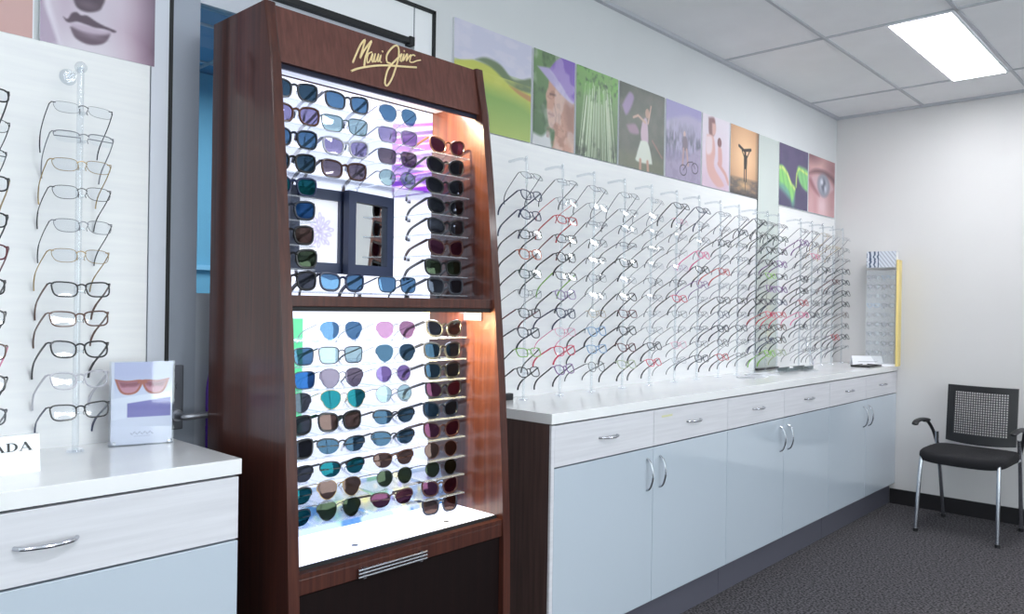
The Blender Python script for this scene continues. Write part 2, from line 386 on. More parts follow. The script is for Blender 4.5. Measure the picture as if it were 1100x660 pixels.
# elderly person in purple visor
a = A_(-3.322, -3.052, 2); a.grad((52, 84, 50), (104, 140, 84)); n = a.noise(7, 9); a.mix(np.clip(n*2-.9, 0, .7), (44, 64, 44)); 
a.sm([(.0, .12), (.14, .10), (.26, .16), (.3, -.1), (0, -.1)], (206, 208, 210), .02)
a.sm([(.25, .72), (.22, .48), (.23, .34), (.27, .22), (.36, .18), (.34, -.1), (.75, -.1), (.75, .6), (.5, .75)], (190, 140, 118), .012)
a.sm([(.23, .62), (.205, .56), (.21, .50), (.25, .48), (.27, .56)], (200, 152, 130), .012)
a.mix(np.clip((a.noise(10, 16)-.5)*3, 0, .5)*(a.X > .22)*(a.V < .66), (136, 92, 78)); a.sm([(.52, .6), (.72, .6), (.72, .1), (.58, .2), (.5, .42)], (150, 104, 90), .04, .7)
a.line([(.27, .57), (.36, .575)], .018, (92, 60, 54), .012); a.line([(.25, .36), (.34, .35)], .014, (128, 74, 70), .01); a.line([(.34, .48), (.38, .36), (.36, .26)], .012, (142, 98, 82), .012)
a.sm([(.06, .82), (.2, .74), (.42, .62), (.64, .54), (.7, .60), (.7, .72), (.34, .84)], (172, 160, 204), .012)
a.sm([(.26, .84), (.38, .96), (.55, 1.04), (.75, 1.05), (.75, .6), (.62, .58), (.44, .72)], (116, 84, 178), .012)
a.mix(np.clip((a.noise(4, 5)-.5)*2, 0, .3), (240, 235, 240))
picture(-3.322, -3.052, PB, PT, a, 'close portrait of an elderly person in a purple visor among the wall pictures')
# bamboo
a = A_(-3.040, -2.730, 3); a.grad((58, 78, 52), (120, 170, 90)); 
for i in range(46):
    x = a.rg.rand()*.8; t = .4+(x-.4)*1.7*.55; wv = .005+.010*a.rg.rand(); g = 165+85*a.rg.rand()
    a.line([(t, -.05+.08*a.rg.rand()), (.4+(x-.4)*.62, .62+.3*a.rg.rand())], wv, (g*.93, g, g*.84), .004, .95)
a.mix(np.clip(a.noise(9, 10)*2.4-1.0, 0, .9)*np.clip((a.V-.6)*4, 0, 1), (108, 176, 72)); a.mix(np.clip(a.noise(12, 14)*3-1.7, 0, .8)*np.clip((a.V-.5)*3, 0, 1), (36, 60, 34))
a.mix(np.clip(a.noise(10, 12)*3-1.4, 0, .8)*np.clip((.3-a.V)*4, 0, 1), (40, 50, 40))
picture(-3.040, -2.730, PB, PT, a, 'picture of a green bamboo forest with pale tall stems')
# person throwing something, white shorts, dark woods
a = A_(-2.718, -2.328, 4); a.grad((78, 84, 74), (64, 72, 62)); a.mix(np.clip(a.noise(7, 8)*2-.7, 0, .7), (96, 96, 86)); a.mix(np.clip((.25-a.V)*5, 0, .6), (112, 116, 90))
a.sm([(.06, .72), (.2, .9), (.3, .86), (.24, .72), (.14, .62)], (146, 124, 164), .02); a.sm([(.16, .5), (.34, .54), (.42, .44), (.24, .42)], (150, 120, 140), .02)
a.sm([(.5, .62), (.58, .66), (.62, .52), (.62, .34), (.5, .34), (.46, .46)], (196, 168, 184), .012)
a.sm([(.46, .36), (.62, .36), (.72, .14), (.68, .1), (.38, .1), (.38, .18)], (214, 220, 206), .012)
a.ell(.6, .72, .045, .06, (178, 138, 116)); a.line([(.56, .6), (.4, .66), (.3, .62)], .03, (196, 158, 136), .008); a.line([(.62, .6), (.66, .74), (.68, .82)], .028, (202, 160, 140), .008)
a.line([(.46, .12), (.46, -.05)], .05, (186, 140, 118), .01); a.line([(.62, .12), (.64, -.05)], .05, (186, 140, 118), .01); a.line([(.72, .4), (.95, .22)], .02, (150, 106, 96), .01)
picture(-2.718, -2.328, PB, PT, a, 'picture of a person in white shorts reaching up before dark woods')
# mountain bike
a = A_(-2.312, -1.962, 5); a.grad((150, 140, 166), (142, 136, 190)); a.sm([(0, .72), (.3, .82), (.6, .88), (1, .8), (1, .4), (0, .4)], (166, 158, 190), .03)
a.mix(np.clip((a.noise(26, 8)-.35)*2.6, 0, .85)*np.clip(1-abs(a.V-.5)*3.4, 0, 1), (74, 78, 92)); a.sm([(0, .22), (.4, .26), (1, .5), (1, -.1), (0, -.1)], (158, 146, 176), .02)
a.mix(np.clip((a.noise(12, 12)-.5)*2, 0, .3)*(a.V < .4), (120, 110, 140))
a.ell(.46, .62, .03, .04, (204, 170, 164)); a.sm([(.42, .58), (.52, .58), (.54, .42), (.42, .42)], (112, 98, 112), .01); a.line([(.44, .42), (.42, .2)], .04, (176, 140, 138)); a.line([(.52, .42), (.56, .22)], .04, (186, 148, 142))
t = np.linspace(0, 2*PI, 18)
for cx in (.44, .74): a.line([(cx+.085*math.cos(q), .14+.07*math.sin(q)+(.06 if cx > .5 else 0)) for q in t], .014, (58, 52, 66))
a.line([(.44, .14), (.56, .26), (.68, .28), (.74, .2)], .014, (60, 52, 66))
picture(-2.312, -1.962, PB, PT, a, 'lilac picture of a mountain biker on a rocky slope')
# seated pair on pale pink
a = A_(-1.946, -1.642, 6); a.grad((214, 188, 206), (224, 214, 224)); a.mix(np.clip((.35-a.V)*2, 0, .5), (206, 176, 196))
a.sm([(.16, .96), (.32, .98), (.36, .84), (.3, .72), (.18, .74)], (126, 84, 86), .02); a.sm([(.26, .9), (.36, .9), (.36, .78), (.28, .74)], (208, 160, 150), .015)
a.sm([(.12, .72), (.3, .72), (.36, .52), (.34, .3), (.58, .12), (.62, .06), (.4, .04), (.16, .2), (.1, .48)], (212, 160, 152), .015); a.sm([(.1, .70), (.26, .7), (.26, .5), (.12, .46)], (226, 204, 210), .02)
a.ell(.48, .66, .06, .07, (122, 76, 76)); a.sm([(.44, .6), (.54, .58), (.56, .36), (.46, .34)], (208, 152, 146), .015); a.line([(.46, .36), (.66, .24), (.76, .12)], .06, (204, 148, 140), .012)
picture(-1.946, -1.642, PB, PT, a, 'pale pink picture of a long-haired person seated with a child')
# sunset surfer silhouette
a = A_(-1.628, -1.280, 7); a.grad((120, 92, 74), (170, 118, 84)); a.ell(.45, .55, .55, .5, (236, 176, 124), .9); a.ell(.45, .6, .28, .28, (250, 208, 160), .9, .8)
a.poly([(0, .24), (1, .26), (1, -.1), (0, -.1)], (92, 82, 76), .02); a.mix(np.clip(a.noise(5, 26)*2.4-1, 0, .7)*(a.V < .26), (176, 132, 96)); a.ell(.45, .16, .14, .05, (230, 180, 120), .9, .7)
a.mix(np.clip((.08-a.V)*12, 0, .8), (44, 42, 44)); a.mix(np.clip(a.U*8-7, 0, 1)*.5, (60, 50, 46))
K = (34, 26, 24); a.line([(.26, .72), (.42, .67), (.64, .71)], .045, K); a.ell(.46, .63, .03, .04, K); a.sm([(.42, .6), (.52, .6), (.51, .42), (.43, .42)], K, .006)
a.line([(.43, .58), (.36, .66)], .025, K); a.line([(.52, .58), (.6, .68)], .025, K); a.line([(.44, .44), (.44, .22)], .03, K); a.line([(.5, .44), (.5, .22)], .03, K); a.line([(.47, .2), (.48, .06)], .02, (70, 56, 46))
picture(-1.628, -1.280, PB, PT, a, 'orange sunset picture with the dark silhouette of a surfer')
# green wing shapes on navy
a = A_(-.982, -.538, 8); a.grad((66, 60, 92), (84, 72, 108)); a.mix(np.clip(a.noise(4, 4)*1.5-.6, 0, .4), (58, 54, 88))
a.sm([(-.05, .60), (.10, .63), (.28, .56), (.44, .40), (.60, .34), (.60, .08), (.52, .02), (.44, .12), (.34, .16), (.2, .22), (.0, .28), (-.05, .28)], (96, 158, 140), .05)
a.sm([(-.05, .62), (.10, .64), (.28, .57), (.46, .40), (.62, .33), (.58, .20), (.5, .10), (.40, .24), (.2, .34), (-.05, .38)], (132, 206, 106), .03)
a.sm([(.62, .38), (.70, .68), (.86, .72), (1.18, .66), (1.18, .36), (1.0, .36), (.82, .44), (.70, .56)], (126, 200, 120), .03)
a.line([(0, .60), (.14, .61), (.32, .52), (.46, .38), (.60, .32)], .05, (214, 230, 120), .02); a.line([(.66, .36), (.68, .58), (.76, .68), (1.15, .62)], .035, (216, 232, 110), .015)
a.mix(np.clip(np.sin(a.X*40+a.V*18)*1.2-.6, 0, .45)*((a.c[..., 1] > 150)*1.), (86, 150, 96))
picture(-.982, -.538, PB, PT, a, 'navy picture with glowing green wing shapes')
# close-up of eye
a = A_(-.522, -.062, 9); a.grad((196, 140, 142), (176, 124, 128)); a.ell(.55, .82, .5, .16, (224, 176, 172), .9, .9); a.ell(.10, .98, .3, .10, (112, 70, 76), .9, .8); a.ell(1.1, .85, .3, .12, (128, 84, 88), .9, .7)
a.ell(.62, .16, .42, .24, (232, 196, 200), .8); a.ell(.30, .12, .10, .3, (190, 120, 124), .9, .6); a.ell(1.05, .2, .2, .3, (170, 116, 116), .9, .6)
a.sm([(.0, .66), (.3, .70), (.6, .735), (.95, .68), (1.18, .60), (1.18, .72), (.9, .77), (.6, .79), (.25, .76)], (104, 66, 72), .04)
a.sm([(.08, .60), (.3, .67), (.6, .70), (.9, .64), (1.12, .52), (.92, .42), (.62, .34), (.3, .42), (.15, .50)], (206, 168, 176), .03); a.sm([(.0, .55), (.1, .6), (.3, .46), (.5, .32), (.35, .34), (.1, .44)], (146, 88, 94), .03, .7)
a.ell(.66, .53, .27, .20, (116, 122, 140), .2); a.ell(.66, .53, .21, .155, (172, 176, 190), .3); a.ell(.66, .53, .10, .12, (84, 90, 108), .4)
a.ell(.58, .58, .06, .05, (226, 230, 240), .6); a.ell(.74, .48, .05, .06, (206, 212, 224), .6)
for k in range(14): a.line([(.42+.035*k, .72-.002*(k-7)**2*.3), (.40+.04*k, .80-.002*(k-7)**2*.3)], .006, (80, 54, 60), .006, .6)
picture(-.522, -.062, PB, PT, a, 'close-up picture of an eye with pink skin near the room corner')
# lips, skin
a = Art(.27, .40, seed=10); a.grad((206, 194, 208), (206, 196, 208)); a.mix(np.clip(a.X*3.2-1.15, 0, 1)*.9, (172, 118, 146)); a.mix(np.clip(a.X*4.5-2.15+.5*(a.Y-.15), 0, 1), (104, 84, 104))
a.ell(.44, .36, .16, .2, (206, 194, 208), .9, .8); a.ell(.27, .0, .24, .12, (222, 214, 224), .8, .8)
a.sm([(-.02, .45), (.02, .26), (.07, .12), (.105, .02), (.0, -.03), (-.04, .1)], (178, 160, 182), .02); a.sm([(.03, .45), (.05, .26), (.09, .13), (.12, .02), (.10, .01), (.06, .12), (.02, .25)], (222, 214, 226), .012); a.ell(.135, .27, .05, .16, (190, 170, 190), .8, .6)
L1 = (84, 66, 82)
a.sm([(.125, .178), (.15, .172), (.172, .212), (.20, .226), (.225, .214), (.26, .221), (.31, .20), (.36, .185), (.43, .172), (.415, .158), (.36, .165), (.30, .158), (.25, .165), (.20, .168), (.165, .152), (.14, .155)], L1, .006)
a.sm([(.165, .125), (.19, .135), (.28, .130), (.34, .135), (.395, .148), (.38, .10), (.35, .068), (.30, .048), (.25, .045), (.20, .062), (.178, .09)], (98, 78, 94), .007)
a.sm([(.17, .150), (.25, .158), (.33, .152), (.395, .158), (.38, .135), (.30, .112), (.24, .112), (.18, .128)], (190, 172, 190), .012); a.ell(.29, .10, .06, .015, (140, 120, 138), .9, .7)
a.sm([(.178, .31), (.20, .258), (.25, .243), (.31, .262), (.345, .30), (.35, .38), (.17, .38)], (80, 64, 78), .008); a.ell(.26, .29, .05, .022, (112, 94, 110), .8, .8)
picture(-5.108, -4.842, 1.930, 2.33, a, 'close-up picture of dark lips on pale skin above the left counter')
a = Art(.36, .40, seed=11); a.grad((196, 150, 146), (190, 158, 160)); a.mix(np.clip(a.noise(2, 2)*1.6-.5, 0, .5), (214, 178, 172))
picture(-5.484, -5.120, 1.930, 2.33, a, 'picture of blurred pink skin at the left edge, above the left counter')

# ================================================================== COUNTERS
D, CH, TS = .434, .945, .036
def arc_handle(bm, p0, p1, out, r=.0045):
    p0, p1 = Vector(p0), Vector(p1); o = Vector((out, 0, 0)); tube(bm, spline([p0, p0+(p1-p0)*.12+o*.62, p0+(p1-p0)*.5+o, p0+(p1-p0)*.88+o*.62, p1], 5), r, 8); return bm
def cabinet(y0, y1, label, ncol=2, end=None, z_d=.758, handle_z=.70, drawers_only=False):
    t = thing('counter_cabinet', label, 'cabinet', (0, (y0+y1)/2, 0), group='white cabinets under the counters')
    w = y1-y0; h = w/2
    obj('carcass', B(.012, D-.022, -h+.001, h-.001, .14, CH-TS), M_carcass, t)
    obj('plinth', B(.03, .395, -h+.001, h-.001, 0, .14), M_plinth, t)
    cw = w/ncol
    for i in range(ncol):
        a, b = -h+i*cw+.0015, -h+(i+1)*cw-.0015
        dr = obj('drawer', B(D-.022, D-.004, a, b, z_d+.002, CH-TS-.006, bev=.0012), M_drawer, t)
        zc = (z_d+CH-TS)/2; c = (a+b)/2
        hb = bm_(); arc_handle(hb, (D-.004, c-.055, zc), (D-.004, c+.055, zc), .028); obj('handle', hb, M_chrome, dr, True)
        if drawers_only:
            d2 = obj('drawer', B(D-.022, D-.004, a, b, .46, z_d-.003, bev=.0012), M_door, t)
            hb = bm_(); arc_handle(hb, (D-.004, c-.055, .60), (D-.004, c+.055, .60), .028); obj('handle', hb, M_chrome, d2, True)
            d3 = obj('drawer', B(D-.022, D-.004, a, b, .142, .457, bev=.0012), M_door, t)
            hb = bm_(); arc_handle(hb, (D-.004, c-.055, .31), (D-.004, c+.055, .31), .028); obj('handle', hb, M_chrome, d3, True)
        else:
            dd = obj('door', B(D-.022, D-.004, a, b, .142, z_d-.003, bev=.0012), M_door, t)
            hy = b-.045 if i % 2 == 0 else a+.045
            hb = bm_(); arc_handle(hb, (D-.004, hy, .59), (D-.004, hy, .715), .030); obj('handle', hb, M_chrome, dd, True)
    if end is not None:
        obj('end_panel', B(.012, D-.012, -h-.018, -h+.0005, 0, CH-TS), M_dwood, t); obj('edge_strip', B(D-.012, D-.003, -h-.018, -h-.001, 0, CH-TS-.004), M_drawer, t)
    return t
Y1 = -3.655
cabinet(Y1, -2.42, 'white two-door cabinet with dark brown end panel nearest the wooden tower', end=1)
cabinet(-2.42, -1.2, 'middle white two-door cabinet under the long counter')
cabinet(-1.2, -.002, 'white two-door cabinet against the back wall under the long counter')
# small yellow mark on the second drawer front
st = obj('sticker', B(D-.0035, D-.0028, -2.98, -2.90, .868, .876), mat('faded yellow tape', (214, 214, 170), .6)); st.parent = [o for o in COL.objects if o.name == 'counter_cabinet'][0]
st.location = (0, -(Y1-2.42)/2, 0)
tag(obj('worktop', B(.0, D, Y1-.02, -.001, CH-TS, CH, bev=.002), M_worktop), 'long glossy white worktop over the cabinets with dark brown end', 'worktop')
cabinet(-5.60, -4.80, 'white drawer cabinet left of the wooden tower under the short counter', ncol=1, drawers_only=True)
cabinet(-6.41, -5.602, 'white drawer cabinet at the outer end of the short counter, beyond the left edge', ncol=1, drawers_only=True)
tag(obj('worktop', B(.0, D, -6.42, -4.796, CH-TS, CH, bev=.002), M_worktop), 'short glossy white worktop left of the wooden tower', 'worktop')

# ================================================================== GLASSES
FR = {}
def fmat(c, rough=.3, metal=0):
    k = ('f', c, metal)
    if k not in FR: FR[k] = mat('frame %d %d %d %d' % (*c, metal), c, rough, metal, coat=.3 if not metal else 0)
    return FR[k]
def outline(w, h, n=2.6, cat=0., drop=0., side=1, k=26):
    """lens outline around its centre; side=+1 is the lens whose outer end lies at +y"""
    out = []
    for i in range(k):
        t = 2*PI*i/k; c, s_ = math.cos(t), math.sin(t)
        y = w/2*math.copysign(abs(c)**(2/n), c); z = h/2*math.copysign(abs(s_)**(2/n), s_)
        y *= 1+.09*z/(h/2)-drop*.15*(z < 0)*(c > 0); z += cat*(y/(w/2))*(1 if z > 0 else .3)*h*.5
        if drop: z -= drop*h*.10*(1-abs(c)) if z < 0 else 0
        out.append((y*side, z))
    return out
STY = {  # lens w, lens h, squareness, cat, drop, rim r, kind
 'rect':   (.053, .036, 3.4, .12, 0, .0019, 'full'), 'soft':  (.052, .040, 2.8, .14, 0, .0021, 'full'),
 'round':  (.049, .043, 2.1, 0, 0, .0014, 'full'),   'wire':  (.053, .034, 3.0, 0, .2, .0008, 'full'),
 'semi':   (.054, .032, 3.2, 0, .1, .0013, 'half'),  'rimless': (.053, .032, 3.2, 0, .1, .0004, 'full'),
 'cat':    (.053, .038, 2.7, .28, 0, .0022, 'full'),
 'wayfarer': (.057, .047, 3.0, .12, 0, .0034, 'full'), 'bigcat': (.058, .047, 2.5, .28, 0, .0032, 'full'),
 'aviator': (.058, .048, 2.3, 0, 1.0, .0010, 'full'), 'sport': (.062, .040, 2.5, .12, .6, .0024, 'half'),
 'roundsun': (.052, .048, 2.0, 0, 0, .0012, 'full'), 'squaresun': (.058, .045, 3.8, .04, .1, .0016, 'full'),
}
GM = {}
def lens_mesh(style, side, material):
    key = ('l', style, side, material.name)
    if key in GM: return GM[key]
    w, h, n, cat, drop, r, kind = STY[style]; gap = .0095; cy = side*(w/2+gap)
    o = outline(w*.985, h*.985, n, cat, drop, side); bm = bm_(); fr = []; bk = []
    cf = bm.verts.new((.0012, cy, 0)); cb = bm.verts.new((-.0003, cy, 0))
    def bul(y, z): return -.10*(y*y)/.06*.5       # base curve wraps the lens around the face
    mid_f = []; mid_b = []
    for (y, z) in o:
        yy = cy+y; fr.append(bm.verts.new((bul(yy, z), yy, z))); bk.append(bm.verts.new((bul(yy, z)-.0016, yy, z)))
    cf.co.x = bul(cy, 0)+.0012; cb.co.x = bul(cy, 0)-.0004
    k = len(o)
    for i in range(k):
        j = (i+1) % k; bm.faces.new((cf, fr[i], fr[j])); bm.faces.new((cb, bk[j], bk[i])); bm.faces.new((fr[i], bk[i], bk[j], fr[j]))
    GM[key] = mesh_of(bm, 'lens', material, True); return GM[key]
def front_mesh(style, material, thick=1.):
    key = ('f', style, material.name)
    if key in GM: return GM[key]
    w, h, n, cat, drop, r, kind = STY[style]; gap = .0095; bm = bm_(); r *= thick
    bul = lambda y: -.10*y*y/.06*.5
    ends = {}
    for sd in (-1, 1):
        cy = sd*(w/2+gap); o = outline(w, h, n, cat, drop, sd); P = [(bul(cy+y)-.0004, cy+y, z) for y, z in o]
        if kind == 'full': tube(bm, P, r, 6, True, up=(1, 0, 0))
        elif kind == 'half':
            q = [p for p in P if p[2] > -h*.12]; q = sorted(q, key=lambda p: math.atan2(p[2], (p[1]-cy)*sd)); tube(bm, q, r, 6, up=(1, 0, 0))
        ends[sd] = max(P, key=lambda p: abs(p[1])*1.0+max(0, p[2])*1.2)
    e = h*.22
    tube(bm, spline([(-.0004, -gap-.002, e*.8), (.0012, -.004, e+.003), (.0012, .004, e+.003), (-.0004, gap+.002, e*.8)], 3), max(r, .0011), 6)
    for sd in (-1, 1):
        x, y, z = ends[sd]; hy = sd*.0685
        tube(bm, [(x, y-sd*.002, z-.001), (x-.001, max(abs(y)+.002, .066)*sd, z), (-.014, sd*max(abs(y)+.003, .0685), z)], max(r*.95, .0012), 6)
        tube(bm, [(-.0005, sd*gap*.9, e*.2), (-.006, sd*gap*.75, -.003), (-.007, sd*gap*.9, -.009)], .0009, 5)
    GM[key] = mesh_of(bm, 'front_frame', material, True); return GM[key]
def temple_mesh(style, side, material, material2=None, L=.112):
    key = ('t', style, side, material.name)
    if key in GM: return GM[key]
    w, h, n, cat, drop, r, kind = STY[style]; o = outline(w, h, n, cat, drop, side); cy = side*(w/2+.0095)
    z0 = max(((cy+y, z) for y, z in o), key=lambda p: abs(p[0])+max(0, p[1])*1.2); y0 = max(abs(z0[0])+.003, .0685)*side; z = z0[1]
    rr = max(r*.85, .0012); bm = bm_()
    pts = spline([(-.012, y0, z), (-.05, y0*1.02, z-.007), (-.09, y0*1.0, z-.014), (-L, y0*.97, z-.021), (-L-.017, y0*.94, z-.033), (-L-.025, y0*.92, z-.046)], 3)
    n_ = len(pts); rad = [rr*(1 if i < n_*.5 else 1.25) for i in range(n_)]
    tube(bm, pts, rad, 6, flat=1.7 if r > .0012 else 1.2)
    GM[key] = mesh_of(bm, 'temple', material, True); return GM[key]
def glasses(kind, label, cat, style, fc, lensm, loc, rot, tc=None, group=None, metal=0):
    t = thing(kind, label, cat, loc, rot, group)
    fm = fmat(fc, .3, metal); tm = fmat(tc or fc, .3, metal if tc is None else 0)
    obj('front_frame', front_mesh(style, fm), None, t)
    for sd in (-1, 1):
        obj('lens', lens_mesh(style, sd, lensm), None, t)
        obj('temple', temple_mesh(style, sd, tm), None, t)
    return t

ORD = ['top', 'second', 'third', 'fourth', 'fifth', 'sixth', 'seventh', 'eighth', 'ninth', 'tenth', 'eleventh']
CN = {(24, 24, 28): 'black', (60, 62, 70): 'dark grey', (120, 122, 130): 'silver grey', (150, 152, 158): 'pale silver', (34, 44, 78): 'navy blue', (28, 36, 52): 'blue-black',
      (86, 50, 34): 'tortoise brown', (176, 84, 52): 'orange-brown', (186, 34, 48): 'red', (206, 48, 84): 'crimson', (226, 120, 160): 'pink', (110, 60, 130): 'purple',
      (26, 62, 56): 'dark green', (120, 176, 60): 'lime green', (130, 168, 206): 'pale blue', (188, 186, 196): 'clear', (168, 142, 96): 'gold', (96, 28, 40): 'burgundy', (170, 180, 150): 'pale green', (150, 130, 170):'lilac'}
K, DG, SG, PS, NV, BB, BR, OR, RD, CR, PK, PU, GN, LM, PBl, CL, GD, BU, PG, LI = list(CN)
SN = {'rect': 'rectangular', 'soft': 'squared', 'round': 'round', 'wire': 'thin wire', 'semi': 'half-rim', 'rimless': 'rimless', 'cat': 'cat-eye'}
NR = 11
rest_bm = bm_(); box(rest_bm, -.012, .010, -.007, .007, -.003, .003, bev=.0015); rest_me = mesh_of(rest_bm, 'nose_rest', M_acrw)
def rod(y, label, zs, x=.105, ztop=None, where='', spec=None, pit=None, seed=0, left=False):
    rg = random.Random(seed)
    ztop = ztop or zs[0]+.055
    t = thing('spectacle_rod', label, 'display rod', (x, y, CH), group='clear rods standing on the counters')
    H = ztop-CH; bm = bm_(); 
    if left:
        tube(bm, [(0, 0, .002), (0, 0, H)], .0075, 12); obj('pole', bm, M_acrw, t, True)
        b2 = bm_(); bmesh.ops.create_uvsphere(b2, u_segments=16, v_segments=10, radius=.014, matrix=Matrix.Translation((0, 0, H)))
        obj('finial', b2, M_acrw, t, True)
        b3 = bm_(); tube(b3, [(0, 0, H-.004), (-x+.018, 0, H-.006)], .005, 10); cyl(b3, (-x+.016, 0, H-.006), .020, .010, 'x', r2=.014); obj('wall_bracket', b3, M_acrw, t, True)
    else:
        tube(bm, spline([(0, 0, .002), (0, 0, H*.5), (0, 0, H-.035), (-.010, 0, H-.008), (-.035, 0, H), (-x+.011, 0, H-.004)], 5), .0055, 10); obj('pole', bm, M_acrw, t, True)
    b4 = bm_(); cyl(b4, (0, 0, .004), .02, .006, r2=.018); obj('foot', b4, M_acr, t, True)
    for i, z in enumerate(zs):
        r = obj('nose_rest', rest_me, None, t); r.location = (.016, 0, z-CH-.006)
        if spec and i < len(spec) and spec[i]: sp = spec[i]
        else:
            c = rg.choices([K, DG, SG, PS, NV, BB, BR, RD, PU, BU, PK, GD, CL], [13, 6, 3, 1.5, 2, 3, 1.5, .8, .5, .7, .4, .4, .5])[0]
            st_ = rg.choice(['wire', 'wire', 'semi', 'rimless'] if c in (SG, PS, GD) else ['rect', 'rect', 'soft', 'round', 'semi', 'cat'])
            sp = (st_, c)
            if rg.random() < .55: sp = (rg.choice(['wire', 'rimless', 'semi']), rg.choice([SG, PS, DG]), rg.choice([K, K, DG, BB, NV]))
            if rg.random() < .06: sp = (rg.choice(['soft', 'rect']), rg.choice([PK, CR, LI, RD]), K)
        st_, c = sp[0], sp[1]; tc = sp[2] if len(sp) > 2 else None
        if pit: p = pit(i, len(zs))
        else: p = math.radians(22+rg.uniform(-6, 7)+(10 if i == 0 else 0))
        metal = 1 if st_ in ('wire', 'rimless') and c in (SG, PS, GD, DG) else 0
        pos = (ORD[i]+' from top' if i else 'top pair') if i < len(zs)-1 else 'lowest pair'
        lab = '%s %s eyeglasses%s, %s %s' % (CN[c], SN[st_], ' with %s arms' % CN[tc] if tc else '', pos, where)
        if len(lab.split()) > 16: lab = '%s %s eyeglasses, %s %s' % (CN[c], SN[st_], pos, where)
        glasses('eyeglasses', lab, 'eyeglasses',
                st_, c, M_lens, (x+.030, y+rg.uniform(-.003, .003), z), (rg.uniform(-.03, .03), -p, rg.uniform(-.06, .06)), tc, 'eyeglasses hanging on the clear rods', metal)
# --- left counter
zl = [1.756, 1.689, 1.624, 1.560, 1.482, 1.412, 1.333, 1.264, 1.192, 1.120, 1.046]
pl = lambda i, n: math.radians((30, 26, 25, 22, 25, 23, 20, 19, 22, 22, 18)[i])
rod(-5.045, 'clear rod with ball top and wall bracket beside the small sunglasses card', zl, x=.10, ztop=1.862, where='on the rod by the sunglasses card', left=True, pit=pl, seed=3,
    spec=[('rimless', DG), ('semi', SG), ('wire', GD), ('wire', K), ('wire', SG, K), ('wire', GD), ('rect', K, BR), ('rect', BR), ('soft', K), ('soft', CL), ('rect', K, NV)])
rod(-5.262, 'clear rod at the left edge behind the white name block', zl, x=.10, ztop=1.862, where='on the rod at the left edge', left=True, pit=pl, seed=5,
    spec=[('rect', K), ('wire', K), ('semi', DG), ('rect', K, GD), ('rect', K), ('rect', BU), ('rect', K), ('rect', K), ('rect', BR, PK), ('soft', K), ('rect', BB)])
# --- long wall
zr = [1.812-.0755*i for i in range(NR)]
ys = [-3.457, -3.236, -3.023, -2.795, -2.574, -2.350, -2.132, -1.907, -1.695, -1.480]
WH = ['on long counter rod nearest wooden tower']+['on '+q+' long counter rod from wooden tower' for q in ('second', 'third', 'fourth', 'fifth')]+['on '+q+' rod left of tall wall mirror' for q in ('fifth', 'fourth', 'third', 'second', 'nearest')]
SP = [
 [('wire', DG), ('soft', NV), ('soft', NV), ('rect', K), ('soft', OR, K), ('rect', GN, K), ('wire', SG, K), ('rect', K, BU), ('soft', BB), ('rect', LM, K), ('soft', K)],
 [('semi', SG, K), ('wire', SG, RD), ('rect', RD), ('rect', K, BU), ('soft', K), ('rect', K, LM), ('soft', LI, K), ('soft', NV), ('wire', PK), ('soft', CR), ('soft', PU, K)],
 [('wire', DG), ('wire', SG, DG), ('semi', SG, K), ('wire', DG), ('semi', K), ('wire', DG, K), ('wire', SG, DG), ('wire', GD, SG), ('soft', PBl, K), ('rect', PBl, K), ('round', K)],
 [('wire', DG), ('semi', PS, DG), ('wire', SG), ('semi', DG), ('soft', K), ('wire', PS, K), ('soft', K), ('rect', BU, K), ('soft', K), ('cat', BU, K), ('soft', PG, K)],
 [('rimless', PS), ('wire', SG, DG), ('rimless', SG, K), ('semi', DG), ('rimless', PS), ('wire', DG), ('wire', SG, K), ('rimless', PS), ('wire', PS, DG), ('soft', DG, K), ('rect', CR, K)],
 [('rect', DG, K), ('rimless', PK, K), ('rimless', PS, K), ('rimless', PS, K), ('wire', LI, DG), ('semi', DG, K), ('rect', CR, K), ('wire', DG, K), ('wire', PS, K), ('wire', PK, DG), ('wire', PS, K)],
]
for i, y in enumerate(ys):
    rod(y, 'clear acrylic spectacle rod, the '+WH[i][3:], zr, ztop=1.885, where=WH[i], spec=SP[i] if i < len(SP) else None, seed=20+i)
# --- tall mirror on the wall with a rod in front
t = thing('wall_mirror', 'tall narrow mirror on the wall between the sunset and the navy picture', 'mirror', (0, -1.13, CH))
obj('glass', B(.004, .012, -.143, .143, .012, PT-CH), mat('pale green mirror glass', (222, 230, 226), .03, .4), t); obj('edge', B(0, .013, -.147, -.1432, .012, PT-CH), mat('dark green glass edge', (34, 62, 58), .2), t)
obj('base_rail', B(.0, .03, -.147, .147, .0, .012), M_blk, t)
rod(-1.335, 'clear rod standing before the tall wall mirror, left one', zr, ztop=1.885, where='on left rod before tall mirror', seed=41,
    spec=[('semi', DG), ('rect', K), ('soft', K), ('soft', K), ('rect', LM, K), ('soft', PU, K), ('soft', BB), ('rect', CR, RD), ('soft', K), ('soft', NV), ('soft', LM)])
rod(-1.185, 'clear rod standing before the tall wall mirror, right one', zr, ztop=1.885, where='on right rod before tall mirror', seed=42,
    spec=[('semi', DG), ('rect', GN), ('soft', K), ('soft', PU), ('rect', K), ('soft', PU, K), ('soft', NV), ('rect', RD, CR), ('soft', BR), ('soft', K), ('soft', PG)])
W2 = ['on first rod right of tall mirror', 'on second rod right of tall mirror', 'on third rod right of tall mirror', 'on next to last rod by room corner', 'on last rod by room corner']
for i, y in enumerate((-.86, -.68, -.50, -.32, -.14)):
    if i < 4: rod(y, 'clear acrylic spectacle rod, '+W2[i][3:], zr, ztop=1.885, where=W2[i], seed=50+i)
    else: rod(y, 'clear acrylic rod, last by the room corner', zr, ztop=1.885, where=W2[i], seed=60, spec=[None]*5+[('soft', K), ('soft', K), ('round', BR), ('round', K), ('soft', K)])

